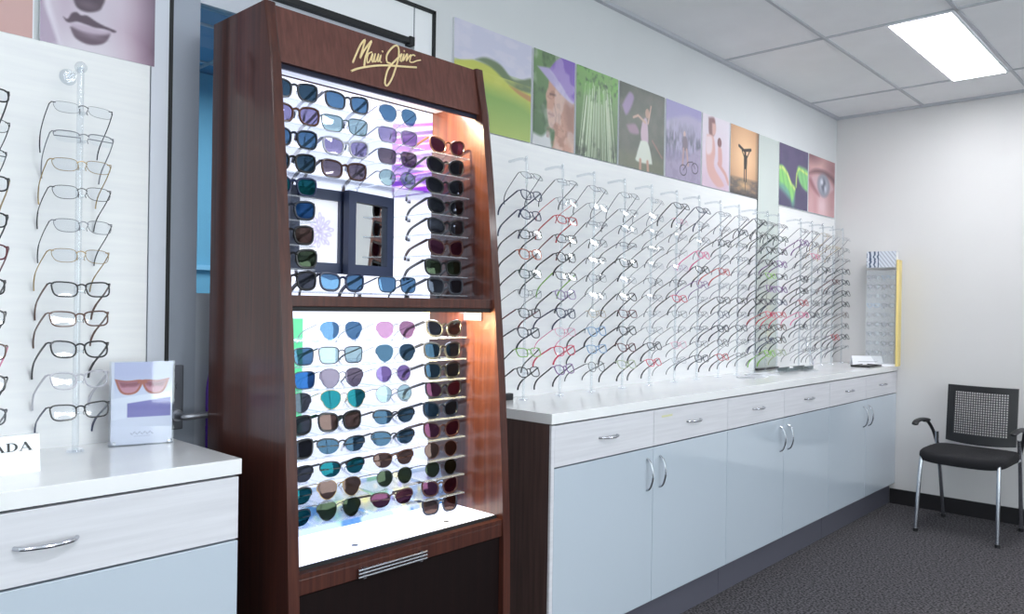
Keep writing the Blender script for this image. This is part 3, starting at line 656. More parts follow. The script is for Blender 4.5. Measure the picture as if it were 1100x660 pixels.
# ================================================================== WOODEN TOWER
TY0, TY1 = -4.70, -3.93; TH = .03
PROF = [(0, .492), (.35, .489), (.58, .486), (.80, .474), (1.06, .456), (1.25, .439), (1.45, .417), (1.69, .392), (1.92, .363), (2.068, .336)]
def xf(z):
    for (a, b), (c, d) in zip(PROF[:-1], PROF[1:]):
        if a <= z <= c: return b+(d-b)*(z-a)/(c-a)
    return PROF[-1][1]
tw = thing('display_tower', 'tall dark mahogany sunglasses display tower with backlit shelves and gold lettering', 'display cabinet', (.07, (TY0+TY1)/2, 0))
TM = Matrix.Translation((-.07, -(TY0+TY1)/2, 0))
def tp(name, bm, m, parent=None, smooth=False):
    bmesh.ops.transform(bm, matrix=TM, verts=bm.verts); return obj(name, bm, m, parent or tw, smooth)
XB = .062
def side(y0, y1):
    bm = bm_(); P = [(XB, 0)]+[(b, a) for a, b in PROF]+[(XB, 2.068)]
    prism(bm, P, y0, y1)
    es = [e for e in bm.edges if all(v.co.x > .3 for v in e.verts) and abs(e.verts[0].co.y-e.verts[1].co.y) < 1e-6]
    bmesh.ops.bevel(bm, geom=es, offset=.009, segments=3, affect='EDGES', profile=.7); return bm
tp('side_panel', side(TY0, TY0+TH), M_mah, smooth=True); tp('side_panel', side(TY1-TH, TY1), M_mah, smooth=True)
yi0, yi1 = TY0+TH, TY1-TH
tp('back_board', B(XB, .12, yi0, yi1, 0, 2.05), M_mah)
bm = bm_(); prism(bm, [(xf(1.92)-.012, 1.918), (xf(2.068)-.012, 2.066), (xf(2.068)-.035, 2.066), (xf(1.92)-.035, 1.918)], yi0, yi1)
tp('header', bm, M_mahh)
tp('top_board', B(XB, .32, yi0, yi1, 2.04, 2.066), M_mah)
bm = B(.14, .318, yi0, yi1, 1.955, 1.97); tp('soffit', bm, mat('white soffit', (235, 235, 245), .5))
bm = B(.330, .338, yi0, yi1, 1.905, 1.9178); tp('light_channel', bm, mat('dark metal channel', (40, 42, 60), .35, .6))
bm = B(.325, .3495, yi0, yi1, 1.9182, 1.926); tp('channel_lip', bm, mat('lilac satin metal', (170, 170, 205), .3, .5))
# gold logo
LOGO = {'M1': [(-4.4405, 1.9755), (-4.4264, 2.0031), (-4.4079, 2.0355), (-4.3905, 2.0549), (-4.3986, 2.0331), (-4.4141, 1.995)], 'M2': [(-4.4141, 1.995), (-4.3957, 2.0241), (-4.3682, 2.0571), (-4.3815, 2.0311), (-4.3966, 1.9979), (-4.4021, 1.9754)], 'a': [(-4.3702, 2.0243), (-4.3831, 2.016), (-4.3899, 1.9996), (-4.39, 1.9882), (-4.3815, 1.9952), (-4.3683, 2.0199), (-4.3738, 1.9988), (-4.3699, 1.9949)], 'u': [(-4.3699, 1.9949), (-4.3586, 2.0224), (-4.3653, 2.0009), (-4.3595, 2.0001), (-4.3466, 2.0245), (-4.3536, 2.0039), (-4.3495, 2.0017)], 'i': [(-4.3495, 2.0017), (-4.3383, 2.0234), (-4.3444, 2.0046), (-4.3387, 2.0021)], 'dot': [(-4.3327, 2.0348), (-4.3309, 2.0366)], 'J': [(-4.3068, 2.0068), (-4.3189, 2.0078), (-4.319, 2.0244), (-4.3066, 2.0444), (-4.288, 2.0628), (-4.275, 2.0679), (-4.27, 2.0574), (-4.2755, 2.0288), (-4.2923, 1.991), (-4.3081, 1.9605), (-4.327, 1.9362), (-4.3345, 1.9411), (-4.3305, 1.9585), (-4.3195, 1.9843), (-4.3029, 2.0051), (-4.2797, 2.0277), (-4.2599, 2.0471)], 'i2': [(-4.2599, 2.0471), (-4.2688, 2.0255), (-4.2636, 2.0234)], 'dot2': [(-4.2511, 2.0576), (-4.2492, 2.0595)], 'm': [(-4.2636, 2.0234), (-4.2513, 2.0487), (-4.2582, 2.0264), (-4.2414, 2.0506), (-4.2386, 2.0485), (-4.2461, 2.0288), (-4.2285, 2.0512), (-4.2257, 2.0498), (-4.2322, 2.0313), (-4.2201, 2.032), (-4.2062, 2.0396), (-4.1887, 2.0465)], 'c': [(-4.2257, 2.0498), (-4.2163, 2.0557), (-4.2087, 2.0542)], 'U': [(-4.4487, 1.9496), (-4.429, 1.9608), (-4.4013, 1.9724), (-4.361, 1.9866), (-4.32, 1.9975), (-4.2782, 2.0055), (-4.2352, 2.0134), (-4.2087, 2.0189)]}
bm = bm_()
for k, q in LOGO.items():
    rr = .0031 if k in 'U' else .0022 if k in ('m', 'c', 'a', 'u', 'i', 'i2') else .0029
    tube(bm, spline([(xf(z)-.010, y, z-.006) for y, z in q], 4), rr, 6)
tp('gold_lettering', bm, mat('gold script', (246, 224, 172), .4, .1), smooth=True)
# backlit film
def lightfilm(y0, y1, z0, z1, seed, upper):
    a = Art(y1-y0, z1-z0, res=.004, seed=seed); a.c[:] = (232, 238, 255)
    a.mix(a.noise(3, 3)*.25, (205, 214, 250)); H = z1-z0
    if upper:
        def P(y, z): return ((y-y0)/H, (z-z0)/H)
        a.poly([P(-4.13, 1.84), P(-3.96, 1.90), P(-3.9, 1.9), P(-3.9, 1.64), P(-4.13, 1.655)], (226, 190, 246), .004)
        for k in range(9):
            z = 1.66+.027*k; w = .012+.010*a.rg.rand(); a.poly([P(-4.13, z), P(-3.93, z+.045), P(-3.93, z+.045+w), P(-4.13, z+w)], [(124, 0, 190), (84, 0, 160), (180, 50, 225)][k % 3], .003, .9)
        a.poly([P(-4.13, 1.655), P(-3.93, 1.66), P(-3.93, 1.70), P(-4.13, 1.672)], (70, 10, 150), .003)
    else:
        yy = y0+a.X*H; zz = z0+a.V*H; a.mix(((yy < -4.448)*(zz > .93)*(zz < 1.262))*.9, (60, 190, 120))
    return a
M_film = printed('backlit film', .4, BACK_E)
o = obj('backlit_panel', lightfilm(yi0, yi1, 1.328, 1.955, 3, True).mesh('backlit_panel', M_film), None, tw); o.location = (.126-.07, yi0-(TY0+TY1)/2, 1.328)
o = obj('backlit_panel', lightfilm(yi0, yi1, .665, 1.29, 4, False).mesh('backlit_panel', M_film), None, tw); o.location = (.126-.07, yi0-(TY0+TY1)/2, .665)
tp('middle_shelf', B(.12, xf(1.3)-.012, yi0, yi1, 1.300, 1.328, bev=.002), M_mah)
tp('shelf_channel', B(.3, xf(1.3)-.020, yi0, yi1, 1.288, 1.300), M_gap)
M_tray = mat('glowing tray', (232, 236, 255), .4, emit=1.25)
tp('light_tray', B(.121, .448, yi0, yi1, .640, .660), M_tray)
tp('tray_channel', B(.448, .455, yi0, yi1, .640, .661), M_gap)
tp('bottom_rail', B(.12, .478, yi0, yi1, .600, .640, bev=.003), M_mah); tp('bottom_lip', B(.455, .478, yi0, yi1, .6405, .652), M_mah)
tp('lower_drawer', B(.12, .470, yi0+.002, yi1-.002, .07, .596), mat('near black mahogany', (24, 11, 11), .6, color2=(16, 7, 8), scale=3, stretch=(30, 30, 1), spec=.15))
bm = bm_()
for k in range(3): tube(bm, [(.486, -4.50, .612+.009*k-.006), (.486, -4.27, .612+.009*k-.006)], .0035, 8)
for y in (-4.48, -4.29): box(bm, .469, .488, y-.005, y+.005, .60, .63)
tp('pull_handle', bm, M_chrome, smooth=True)
tp('hinge_plate', B(.30, .38, yi1-.006, yi1-.0005, 1.262, 1.286), M_steel)
for (y, x) in ((-4.45, .40), (-4.12, .40)):
    b = bm_(); cyl(b, (x, y, .6605), .009, .003); tp('tray_screw', b, M_steel)
# warm spotlights close to the right cheek
Mwarm = mat('warm spot lens', (255, 190, 110), .4, emit=6)
for (x, z) in ((.285, 1.952), (.345, 1.285)):
    b = bm_(); cyl(b, (x+.02, yi1-.22, z+.002), .010, .005); s = tp('downlight', b, Mwarm)
    l = bpy.data.lights.new('downlight', 'SPOT'); l.energy = 26; l.color = (1, .84, .42); l.spot_size = math.radians(150); l.spot_blend = .9; l.shadow_soft_size = .02
    lo = bpy.data.objects.new('downlight_beam', l); lo.location = (x+.02, yi1-.22, z-.014); lo.rotation_euler = (math.radians(52), 0, 0); COL.objects.link(lo)
def strip(x, z, e):
    o = area('shelf_strip_light', (x, (yi0+yi1)/2, z), (0, 0, 0), .03, .70, e, (.82, .86, 1)); return o
strip(.25, 1.948, 1.6); strip(.28, 1.286, 1.6)
# frosted blossom strip over the tray
a = Art(.70, .125, res=.003, seed=12); a.c[:] = (176, 196, 226)
for k in range(26):
    cx = .2+a.rg.rand()*5.2; cy = .2+a.rg.rand()*.6; pc = [(214, 224, 240), (190, 206, 226), (130, 185, 150), (222, 214, 170), (60, 110, 165)][k % 5]
    for q in range(5):
        t_ = q*2*PI/5+k; a.ell(cx+.2*math.cos(t_), cy+.2*math.sin(t_), .19, .14, pc, .25, .85, t_)
    a.ell(cx, cy, .07, .07, (240, 232, 160) if k % 3 else (150, 140, 210), .4)
me = a.mesh('blossom_film', printed('blossom film', .4, .45)); o = obj('blossom_film', me, None, tw); o.location = (.235-.07, yi0+.005-(TY0+TY1)/2, .662); o.rotation_euler = (0, -.35, 0)
# acrylic shelves
UR = [1.870, 1.808, 1.745, 1.682, 1.620, 1.557, 1.492, 1.430, 1.372]
LR = [1.240, 1.172, 1.109, 1.050, .988, .925, .862, .804, .746, .690]
CY = [-4.600, -4.436, -4.253, -4.062]; GX = .318
sh = {}
def shelf(y0, y1, z, h=.031, x1=None):
    b = B(.128, x1 or GX+.012, y0, y1, z-h-.004, z-h, bev=.0008); tp('acrylic_shelf', b, M_shelf)
    b = B(.128, .134, (y0+y1)/2-.006, (y0+y1)/2+.006, z-h-.010, z-h-.004); tp('shelf_clip', b, M_steel)
for i, z in enumerate(UR):
    if i < 4 or i == 8: shelf(yi0+.005, CY[1]+.085, z); shelf(CY[2]-.085, CY[2]+.085, z)
    else: shelf(yi0+.005, CY[0]+.06, z)
    if i > 0: shelf(CY[3]-.082, CY[3]+.082, z)
for i, z in enumerate(LR):
    if i < 9: shelf(yi0+.005, CY[0]+.075, z); shelf(CY[1]-.082, CY[1]+.082, z); shelf(CY[2]-.082, CY[2]+.082, z)
    shelf(CY[3]-.082, CY[3]+.082, z)
# sunglasses: (style, frame, lens colour name)
LENS = {'blue': ((70, 120, 170), (150, 200, 240)), 'palegreen': ((150, 190, 195), (220, 240, 240)), 'lilac': ((150, 135, 190), (210, 205, 240)), 'grey': ((70, 72, 84), (150, 160, 180)), 'deepblue': ((30, 70, 130), (80, 150, 240)),
        'teal': ((20, 90, 110), (60, 180, 190)), 'brown': ((84, 58, 56), (190, 160, 150)), 'rose': ((170, 110, 150), (220, 170, 210)), 'dark': ((32, 32, 40), (110, 115, 130)), 'plum': ((84, 40, 70), (190, 120, 160)), 'steelblue': ((50, 80, 104), (110, 150, 180)), 'green': ((52, 66, 54), (130, 150, 120)), 'mauve': ((112, 96, 116), (190, 180, 200)), 'purple': ((120, 90, 165), (190, 170, 230))}
LNM = {'blue': 'blue', 'palegreen': 'pale green', 'lilac': 'pale lilac', 'grey': 'grey', 'deepblue': 'mirrored deep blue', 'teal': 'teal', 'brown': 'brown', 'rose': 'pink', 'dark': 'dark', 'plum': 'plum', 'steelblue': 'steel blue', 'green': 'olive', 'mauve': 'mauve grey', 'purple': 'purple'}
def mute(c, f=.42):
    m_ = sum(c)/3; return tuple(m_*f+q*(1-f) for q in c)
LM_ = {k: clear('sun lens '+k, mute(tuple(255*(q/255)**.58 for q in a_)), .10, .04, b_) for k, (a_, b_) in LENS.items()}
T1 = (70, 74, 84)
CN.update({T1: 'gunmetal', (200, 200, 205): 'silver', (70, 40, 34): 'dark tortoise'}); SV = (200, 200, 205); TT = (70, 40, 34)
SNS = {'wayfarer': 'squared', 'bigcat': 'cat-eye', 'aviator': 'aviator', 'sport': 'wraparound', 'roundsun': 'round', 'squaresun': 'slim squared'}
UP = [  # per column, per row (None = no pair)
 [('wayfarer', DG, 'steelblue'), ('wayfarer', BR, 'lilac'), ('wayfarer', BB, 'blue'), ('wayfarer', K, 'steelblue'), ('wayfarer', NV, 'teal'), ('wayfarer', BB, 'deepblue'), ('wayfarer', K, 'brown'), ('wayfarer', K, 'green'), ('wayfarer', K, 'grey')],
 [('wayfarer', DG, 'blue'), ('squaresun', GN, 'palegreen'), ('wayfarer', CL, 'lilac'), ('wayfarer', TT, 'mauve'), None, None, None, None, ('wayfarer', NV, 'blue')],
 [('aviator', SG, 'blue'), ('squaresun', PS, 'lilac'), ('squaresun', SG, 'mauve'), ('roundsun', SG, 'palegreen'), None, None, None, None, ('squaresun', T1, 'blue')],
 [None, ('bigcat', TT, 'plum'), ('bigcat', K, 'dark'), ('bigcat', K, 'dark'), ('bigcat', K, 'dark'), ('bigcat', K, 'grey'), ('bigcat', TT, 'plum'), ('wayfarer', K, 'green'), ('wayfarer', DG, 'grey')]]
LO = [
 [None, ('squaresun', DG, 'blue'), ('squaresun', T1, 'deepblue'), ('aviator', DG, 'grey'), ('wayfarer', K, 'grey'), ('wayfarer', K, 'dark'), ('sport', K, 'grey'), ('sport', K, 'teal'), ('sport', BB, 'teal')],
 [('aviator', SV, 'blue'), ('squaresun', DG, 'palegreen'), ('aviator', T1, 'mauve'), ('aviator', GD, 'teal'), ('wayfarer', K, 'brown'), ('sport', K, 'steelblue'), ('sport', K, 'teal'), ('aviator', GD, 'brown'), ('aviator', T1, 'green')],
 [('aviator', SV, 'rose'), ('aviator', SV, 'steelblue'), ('roundsun', SV, 'purple'), ('roundsun', PS, 'palegreen'), ('sport', K, 'steelblue'), ('sport', K, 'steelblue'), ('sport', BR, 'brown'), ('roundsun', T1, 'green'), ('sport', TT, 'plum')],
 [('bigcat', K, 'grey'), ('wayfarer', K, 'steelblue'), ('wayfarer', K, 'steelblue'), ('bigcat', K, 'plum'), ('bigcat', BB, 'steelblue'), ('bigcat', TT, 'plum'), ('roundsun', BR, 'brown'), ('roundsun', K, 'green'), ('bigcat', TT, 'plum'), ('wayfarer', BB, 'brown')]]
CNM = ['leftmost column', 'second column', 'third column', 'rightmost column']
def sunny(tab, rows, part):
    rg = random.Random(11 if part == 'upper' else 12)
    for c, colm in enumerate(tab):
        last = max(i for i, e in enumerate(colm) if e)
        for i, e in enumerate(colm):
            if not e: continue
            st_, fc, ln = e; z = rows[i]; h = STY[st_][1]
            pos = 'bottom row' if i == last else ORD[i]+' row'
            met = 1 if st_ in ('aviator', 'roundsun', 'squaresun') and fc in (SV, GD, T1, SG, PS) else 0
            glasses('sunglasses', '%s %s sunglasses, %s lenses, %s, %s, %s tower half' % (CN[fc], SNS[st_], LNM[ln], pos, CNM[c], part), 'sunglasses', st_, fc, LM_[ln],
                    (GX-.004, CY[c]+rg.uniform(-.006, .006), z-.031+h/2+.0035), (0, -math.radians(6), rg.uniform(-.16, -.02)), None, 'sunglasses on the tower shelves', met)
sunny(UP, UR, 'upper'); sunny(LO, LR, 'lower')
# graphic frame and hinged mirror in the upper half
Mfr = mat('dark slate frame', (58, 66, 92), .4)
def framed(name, label, cat, y0, y1, z0, z1, x, w, inner, rotz=0):
    t = thing(name, label, cat, (x, y0, z0), (0, 0, rotz)); bm = bm_(); W_, H_ = y1-y0, z1-z0
    for a_ in ((0, W_, 0, w), (0, W_, H_-w, H_), (0, w, w, H_-w), (W_-w, W_, w, H_-w)): box(bm, 0, .018, *a_)
    obj('frame', bm, Mfr, t); obj('back_panel', B(-.004, .004, .001, W_-.001, .001, H_-.001), Mfr, t)
    return t, W_, H_
t, W_, H_ = framed('framed_graphic', 'slate framed white graphic with pale lilac floral emblem inside the wooden tower', 'framed picture', -4.55, -4.357, 1.395, 1.635, .20, .030, None)
a = Art(W_-.06, H_-.06, res=.0015, seed=21); a.c[:] = (244, 244, 252)
for k in range(22):
    t_ = k*2.4; q = .045*math.sqrt(k); a.ell(a.A*.56+q*math.cos(t_)*1.0, .5+q*math.sin(t_)*1.25, .06, .035, (170, 158, 196), .5, .7, t_)
    a.ell(a.A*.56+q*math.cos(t_), .5+q*math.sin(t_)*1.25, .03, .015, (240, 240, 250), .5, .7, t_)
o = obj('graphic', a.mesh('graphic', printed('white graphic', .3, .3)), None, t); o.location = (.0045, .03, .03)  # poster print is given a faint glow of its own
t, W_, H_ = framed('framed_mirror', 'slate framed square mirror beside the floral graphic inside the wooden tower', 'mirror', -4.385, -4.187, 1.393, 1.636, .235, .030, None, .20)
obj('mirror_glass', B(.0042, .0065, .029, W_-.029, .029, H_-.029), M_mirror, t)
b = B(-.075, -.004, W_/2-.02, W_/2+.02, H_/2-.02, H_/2+.02); obj('arm', b, M_steel, t)

# ================================================================== SMALL THINGS ON THE COUNTERS
def serif(bm, ch, x, z, s, th=.0008):
    """serif capitals as flat raised strokes in the y-z plane; returns advance"""
    def bar(p, q, w0):
        p, q = Vector((0, *p)), Vector((0, *q)); d = (q-p).normalized(); n_ = Vector((0, -d.z, d.y))*w0/2
        P = [((v.y*s+x), (v.z*s+z)) for v in (p+n_, q+n_, q-n_, p-n_)]; prism(bm, P, 0, th, 'x')
    def rc(y0, y1, z0, z1): prism(bm, [(y0*s+x, z0*s+z), (y1*s+x, z0*s+z), (y1*s+x, z1*s+z), (y0*s+x, z1*s+z)], 0, th, 'x')
    def bowl(y0, zc, ry, rz, w0=.2, w1=.07, full=True):
        k = 14; out = []; inn = []
        for i in range(k+1):
            t_ = -PI/2+PI*i/k; out.append((y0+ry*math.cos(t_), zc+rz*math.sin(t_))); inn.append((y0+(ry-w0)*math.cos(t_), zc+(rz-w1)*math.sin(t_)))
        for i in range(k):
            prism(bm, [(a_*s+x, b_*s+z) for a_, b_ in (out[i], out[i+1], inn[i+1], inn[i])], 0, th, 'x')
    if ch == 'A':
        bar((.08, 0), (.5, 1), .06); bar((.92, 0), (.46, 1), .19); rc(.2, .76, .3, .36); rc(-.05, .22, 0, .05); rc(.72, 1.1, 0, .05); return 1.15*s
    if ch == 'D': rc(.1, .3, 0, 1); rc(0, .4, 0, .06); rc(0, .4, .94, 1); bowl(.4, .5, .55, .5); return 1.1*s
    if ch == 'P': rc(.1, .3, 0, 1); rc(0, .45, 0, .05); rc(0, .4, .94, 1); rc(.3, .4, .44, .5); bowl(.4, .72, .38, .28, .17, .06); return .9*s
    if ch == 'R': rc(.1, .3, 0, 1); rc(0, .42, 0, .05); rc(0, .4, .94, 1); rc(.3, .4, .46, .52); bowl(.4, .73, .38, .27, .17, .06); bar((.45, .5), (.88, .02), .18); rc(.78, 1.02, 0, .05); return 1.1*s
    return s
t = thing('name_block', 'white name block with black serif capitals at the left end of the short counter', 'sign', (.255, -5.168, CH), (0, 0, -.02))
bm = bm_(); prism(bm, [(-.022, 0), (.022, 0), (.010, .078), (-.004, .078)], -.24, 0); obj('block', bm, mat('gloss white block', (240, 242, 248), .15, coat=.5), t)
bm = bm_(); x = 0
for ch in 'PRADA': x += serif(bm, ch, x, 0, .0178)
bmesh.ops.scale(bm, vec=(1, 1.24, 1), verts=bm.verts); x *= 1.24
bmesh.ops.translate(bm, vec=(0, -x-.012, 0), verts=bm.verts); o = obj('lettering', bm, M_blk, t); o.location = (.0163, 0, .046); o.rotation_euler = (0, -math.atan(.012/.078), 0)
# sunglasses card in acrylic holder
t = thing('card_holder', 'acrylic stand-up holder with a card of pink sunglasses on the short counter', 'sign holder', (.085, -4.966, CH), (0, 0, -.27))
hw, hh = .150, .212
obj('acrylic_front', B(.006, .009, 0, hw, 0, hh, bev=.0008), M_acr, t); obj('acrylic_foot', B(-.03, .009, 0, hw, 0, .003), M_acr, t)
for y in (.012, hw-.012):
    b = bm_(); cyl(b, (.010, y, .008), .004, .003, 'x'); obj('corner_stud', b, M_chrome, t)
a = Art(hw-.01, hh-.006, res=.0012, seed=31); a.c[:] = (228, 229, 238); a.mix(np.clip((a.V-.52)*3, 0, 1)*(a.U > .05), (196, 198, 226)); A0 = a.A
a.poly([(0, .56), (A0, .64), (A0, .40), (0, .30)], (240, 241, 248), .006)
a.poly([(A0*.26, .50), (A0*.97, .56), (A0*.97, .33), (A0*.26, .33)], (136, 128, 186), .004); a.mix(np.clip(a.noise(20, 20)-.5, 0, .3)*((a.c[..., 0] < 160)*1.), (130, 124, 180))
def frm(cx, sgn):
    P = [(cx-.155, .80), (cx-.02, .775), (cx+.135, .785), (cx+.15, .735), (cx+.09, .63), (cx-.02, .605), (cx-.10, .65)]
    P = [(cx+(x_-cx)*sgn, y_) for x_, y_ in P]; a.sm(P, (176, 88, 62), .005)
    P2 = [(cx+(x_-cx)*.80, .70+(y_-.70)*.78) for x_, y_ in P]; a.sm(P2, (204, 136, 148), .005); a.sm([(x_, max(y_, .70)) for x_, y_ in P2], (150, 74, 88), .012, .8)
frm(A0*.28, 1); frm(A0*.72, -1); a.line([(A0*.44, .755), (A0*.5, .765), (A0*.56, .755)], .03, (176, 88, 62))
for k in range(9): a.line([(A0*(.32+.042*k), .135), (A0*(.345+.042*k), .15 if k % 2 else .12)], .010, (176, 178, 190))
for k in range(7): a.line([(A0*(.38+.038*k), .095), (A0*(.40+.038*k), .1)], .006, (190, 192, 204))
me = a.mesh('card', printed('glossy card', .3)); o = obj('card', me, None, t); o.location = (.0052, .005, .003)
obj('card_backing', B(.0035, .005, .005, hw-.005, .003, hh-.003), M_white, t)
# near the tower, long counter
tag(obj('plastic_block', B(.05, .075, -3.535, -3.48, CH, CH+.026, bev=.003), M_blk), 'small black plastic block on the long counter beside the wooden tower', 'block')
# papers
def paper(y, x, rz, label, sz=(.10, .21)):
    t = thing('brochure', label, 'brochure', (x, y, CH), (0, 0, rz), group='brochures lying on the long counter')
    b = bm_(); box(b, -sz[0]/2, sz[0]/2, -sz[1]/2, sz[1]/2, .0005, .003); box(b, -sz[0]/2+.003, sz[0]/2-.002, -sz[1]/2, sz[1]/2-.004, .003, .0045); obj('sheets', b, mat('grey white paper', (214, 216, 222), .5), t)
    obj('print_strip', B(-sz[0]/2+.01, sz[0]/2-.01, -sz[1]/2+.02, -sz[1]/2+.05, .0045, .0049), mat('pale grey print', (150, 152, 160), .6), t)
paper(-1.74, .22, .1, 'flat white brochure on the long counter below the rods, nearer the wooden tower'); paper(-1.52, .17, -.1, 'flat white brochure on the long counter, nearer the tall wall mirror')
# small trays before the mirror
for y, lab in ((-1.16, 'low dark acrylic tray on the counter in front of the tall wall mirror'), (-.93, 'low dark acrylic tray on the counter just right of the tall wall mirror')):
    t = thing('acrylic_tray', lab, 'tray', (.165, y, CH), group='low trays on the counter'); b = B(-.03, .03, -.08, .08, 0, .004); obj('tray_base', b, M_acr, t)
    b = B(.026, .03, -.08, .08, .004, .022); box(b, -.03, -.026, -.08, .08, .004, .022); obj('tray_wall', b, mat('smoky grey plastic', (92, 104, 108), .3), t)
# round standing mirror
t = thing('standing_mirror', 'round tilting table mirror standing on the long counter right of the tall mirror', 'mirror', (.22, -.985, CH), (0, 0, .45))
b = bm_(); cyl(b, (0, 0, .004), .055, .008, seg=32); tube(b, [(0, 0, .008), (0, 0, .03)], .006, 8); obj('foot', b, M_acrw, t, True)
b = bm_(); tube(b, [(0, .083*math.cos(q*2*PI/32), .083*math.sin(q*2*PI/32)) for q in range(32)], .004, 8, True, up=(1, 0, 0)); ri = obj('rim', b, M_chrome, t, True); ri.location = (0, 0, .115); ri.rotation_euler = (0, -.3, 0)
b = bm_(); cyl(b, (0, 0, 0), .08, .005, 'x', 32); gl = obj('mirror_glass', b, M_mirror, t); gl.location = (0, 0, .115); gl.rotation_euler = (0, -.3, 0)
# black tray with white card sign near back wall
t = thing('black_tray', 'flat black tray on the long counter near the room corner', 'tray', (.33, -.30, CH), (0, 0, .0))
b = bm_(); box(b, -.06, .06, -.12, .12, 0, .004, bev=.001); box(b, .055, .06, -.12, .12, .004, .010); box(b, -.06, -.055, -.12, .12, .004, .010); box(b, -.055, .055, -.12, -.115, .004, .010); box(b, -.055, .055, .115, .12, .004, .010); obj('tray', b, M_blk, t)
t = thing('tent_card', 'small white folded tent card standing beside the black tray', 'sign', (.285, -.165, CH+.0), (0, 0, -.7)); b = bm_(); prism(b, [(.02, 0), (.024, 0), (.002, .06), (0, .063), (-.024, 0), (-.02, 0), (0, .055)], -.11, .11); obj('card', b, M_white, t)
b = B(.0, .0006, -.07, .07, 0, .004); o = obj('printed_line', b, mat('grey print', (170, 172, 180), .6), t); o.location = (.0165, 0, .022); o.rotation_euler = (0, -.35, 0)
# reading glasses display
t = thing('reader_display', 'clear upright display of reading glasses with patterned header and yellow edge by the corner', 'display stand', (.355, -.09, CH), (0, 0, -PI/2+.12))
HWD, HZ = .092, .775
obj('acrylic_column', B(-.045, .045, -HWD, HWD, .012, HZ-.13, bev=.004), clear('frosted acrylic column', (250, 251, 252), .0, .3, white=.2), t)
obj('base', B(-.05, .06, -HWD-.005, HWD+.005, 0, .012, bev=.002), M_white, t)
a = Art(HWD*2, .11, res=.002, seed=44); a.c[:] = (206, 210, 220); a.mix(np.clip(np.sin(a.X*26+a.noise(3, 5)*6)*1.5, 0, 1)*(a.U < .42), (60, 76, 104)); a.mix(np.clip(np.sin(a.X*30+a.V*22)*1.5-.4, 0, .8)*(a.U > .42), (150, 154, 168))
o = obj('header_print', a.mesh('header_print', M_print), None, t); o.location = (.0462, -HWD, HZ-.11); obj('header_box', B(-.03, .046, -HWD, HWD, HZ-.11, HZ), M_white, t)
obj('yellow_edge', B(-.04, .06, HWD+.006, HWD+.022, .0, HZ-.06), mat('yellow card edge', (236, 214, 140), .5), t)
rdm = t.matrix_basis.copy(); n0 = 0
for c_, yy in enumerate((-.046, .046)):
    for i in range(9):
        z = .60-.064*i; col_ = [DG, K, SG, PBl, BR, DG, NV, SG, K][(i+3*c_) % 9]
        p = Matrix.Translation((.355, -.09, CH)) @ Matrix.Rotation(-PI/2+.12, 4, 'Z') @ Vector((.050, yy, z))
        g = glasses('reading_glasses', '%s reading glasses, %s pair in the %s column of the clear corner display' % (CN[col_], ORD[i], ('left', 'right')[c_]), 'reading glasses', 'wire' if i % 2 else 'rimless', col_, M_lens, p, (0, 0, -PI/2+.12), None, 'reading glasses in the corner display')
        g.scale = (.62, .62, .72)

# ================================================================== CHAIR
ch = thing('visitor_chair', 'black visitor chair with mesh back, armrests and silver legs by the back wall', 'chair', (.965, -.40, 0), (0, 0, -.06))
# local: front = -y, width along x
def rsq(w, d, n=5, k=40): return [(w/2*math.copysign(abs(math.cos(2*PI*i/k))**(2/n), math.cos(2*PI*i/k)), d/2*math.copysign(abs(math.sin(2*PI*i/k))**(2/n), math.sin(2*PI*i/k))) for i in range(k)]
bm = bm_(); rings = []
for z, s in ((.425, .93), (.430, .98), (.450, 1.0), (.470, .99), (.480, .95), (.484, .85)):
    rings.append([bm.verts.new((x*s, y*s-.01, z-.012*((y/.225)**2)*(y < 0)+.006*(abs(x)/.23)**2)) for x, y in rsq(.47, .45)])
for a_, b_ in zip(rings[:-1], rings[1:]):
    for i in range(40): bm.faces.new((a_[i], a_[(i+1) % 40], b_[(i+1) % 40], b_[i]))
bm.faces.new(rings[0][::-1]); bm.faces.new(rings[-1]); obj('seat', bm, M_blkfab, ch, True)
for sx in (-1, 1):
    for fr_, P in ((0, [(sx*.195, -.17, .44), (sx*.205, -.20, .41), (sx*.215, -.245, .012)]), (1, [(sx*.225, .13, .56), (sx*.225, .15, .44), (sx*.22, .19, .3), (sx*.215, .245, .012)])):
        b = bm_(); tube(b, spline(P, 6), .0115, 12); lg = obj('leg', b, M_chrome, ch, True)
        b = bm_(); cyl(b, (P[-1][0], P[-1][1], .010), .0145, .02, seg=16); obj('foot_cap', b, M_blk, lg, True)
    b = bm_(); tube(b, spline([(sx*.225, .15, .47), (sx*.245, .13, .56), (sx*.262, .08, .622), (sx*.266, .02, .633)], 5), .010, 10); ar = obj('arm_support', b, M_blk, ch, True)
    b = bm_(); tube(b, spline([(sx*.264, .10, .630), (sx*.268, .0, .643), (sx*.266, -.10, .640), (sx*.258, -.155, .626)], 5), [.012]+[.019]*14+[.010], 12, flat=.55); obj('armrest', b, M_blk, ch, True)
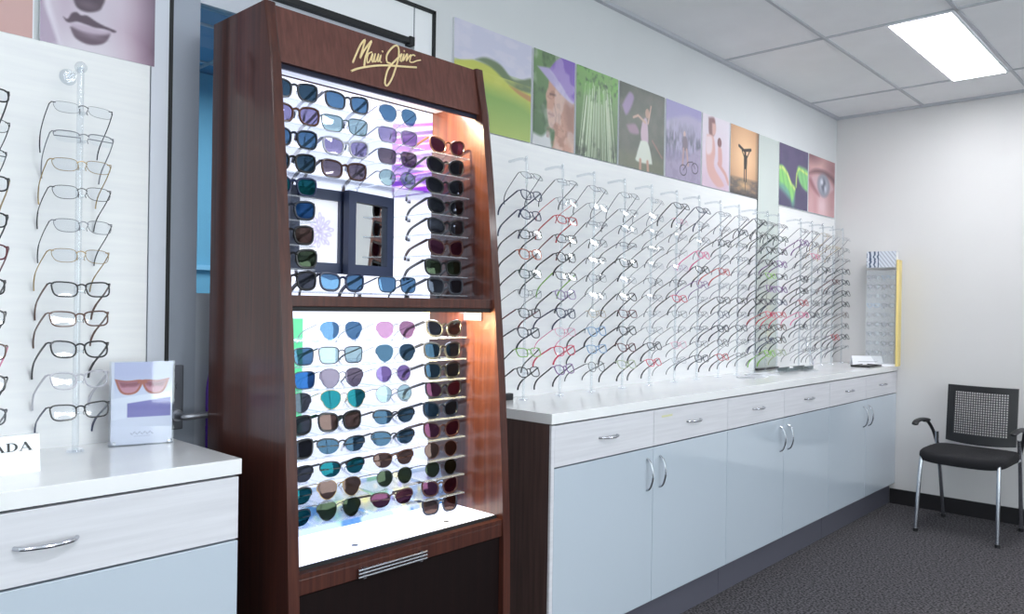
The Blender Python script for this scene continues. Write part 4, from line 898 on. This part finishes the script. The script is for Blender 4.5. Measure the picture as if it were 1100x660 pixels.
b = bm_(); tube(b, [(-.195, -.17, .435), (.195, -.17, .435)], .010, 8); tube(b, [(-.225, .15, .44), (.225, .15, .44)], .010, 8); tube(b, [(-.195, -.17, .435), (-.225, .15, .44)], .010, 8); tube(b, [(.195, -.17, .435), (.225, .15, .44)], .010, 8); obj('under_frame', b, M_chrome, ch, True)
# backrest frame with real openings in a woven panel
def bk(x, z):  # curved, reclined back surface
    return (x*.9-.006, .185+.10*(z-.5)-.03*(1-(x/.22)**2)*1.0+.03, z-.008-.012*(x/.215)**2*(z < .53)*-1)
bm = bm_()
def bstrip(x0, x1, z0, z1, nx=10, nz=4, th=.018, wf=None):
    F_ = []; 
    for off in (0, th):
        F_.append([[bm.verts.new(Vector(bk(x0+(x1-x0)*i/nx, z0+(z1-z0)*j/nz))+Vector((0, off, 0))) for i in range(nx+1)] for j in range(nz+1)])
    A, Bk = F_
    for j in range(nz):
        for i in range(nx):
            bm.faces.new((A[j][i], A[j][i+1], A[j+1][i+1], A[j+1][i])); bm.faces.new((Bk[j][i], Bk[j+1][i], Bk[j+1][i+1], Bk[j][i+1]))
    for i in range(nx):
        bm.faces.new((A[0][i], Bk[0][i], Bk[0][i+1], A[0][i+1])); bm.faces.new((A[nz][i], A[nz][i+1], Bk[nz][i+1], Bk[nz][i]))
    for j in range(nz):
        bm.faces.new((A[j][0], A[j+1][0], Bk[j+1][0], Bk[j][0])); bm.faces.new((A[j][nx], Bk[j][nx], Bk[j+1][nx], A[j+1][nx]))
bstrip(-.215, .215, .50, .56); bstrip(-.215, .215, .825, .862); bstrip(-.215, -.165, .56, .825, 3, 8); bstrip(.165, .215, .56, .825, 3, 8)
obj('back_frame', bm, M_blk, ch, True)
bm = bm_()
for i in range(23):
    x = -.165+.33*i/22; tube(bm, [Vector(bk(x, .56+.265*j/5))+Vector((0, .008, 0)) for j in range(6)], .0026, 4)
for j in range(19):
    z = .56+.265*j/18; tube(bm, [Vector(bk(-.165+.33*i/8, z))+Vector((0, .008, 0)) for i in range(9)], .0026, 4)
obj('back_mesh', bm, mat('grey back netting', (52, 52, 58), .6), ch)
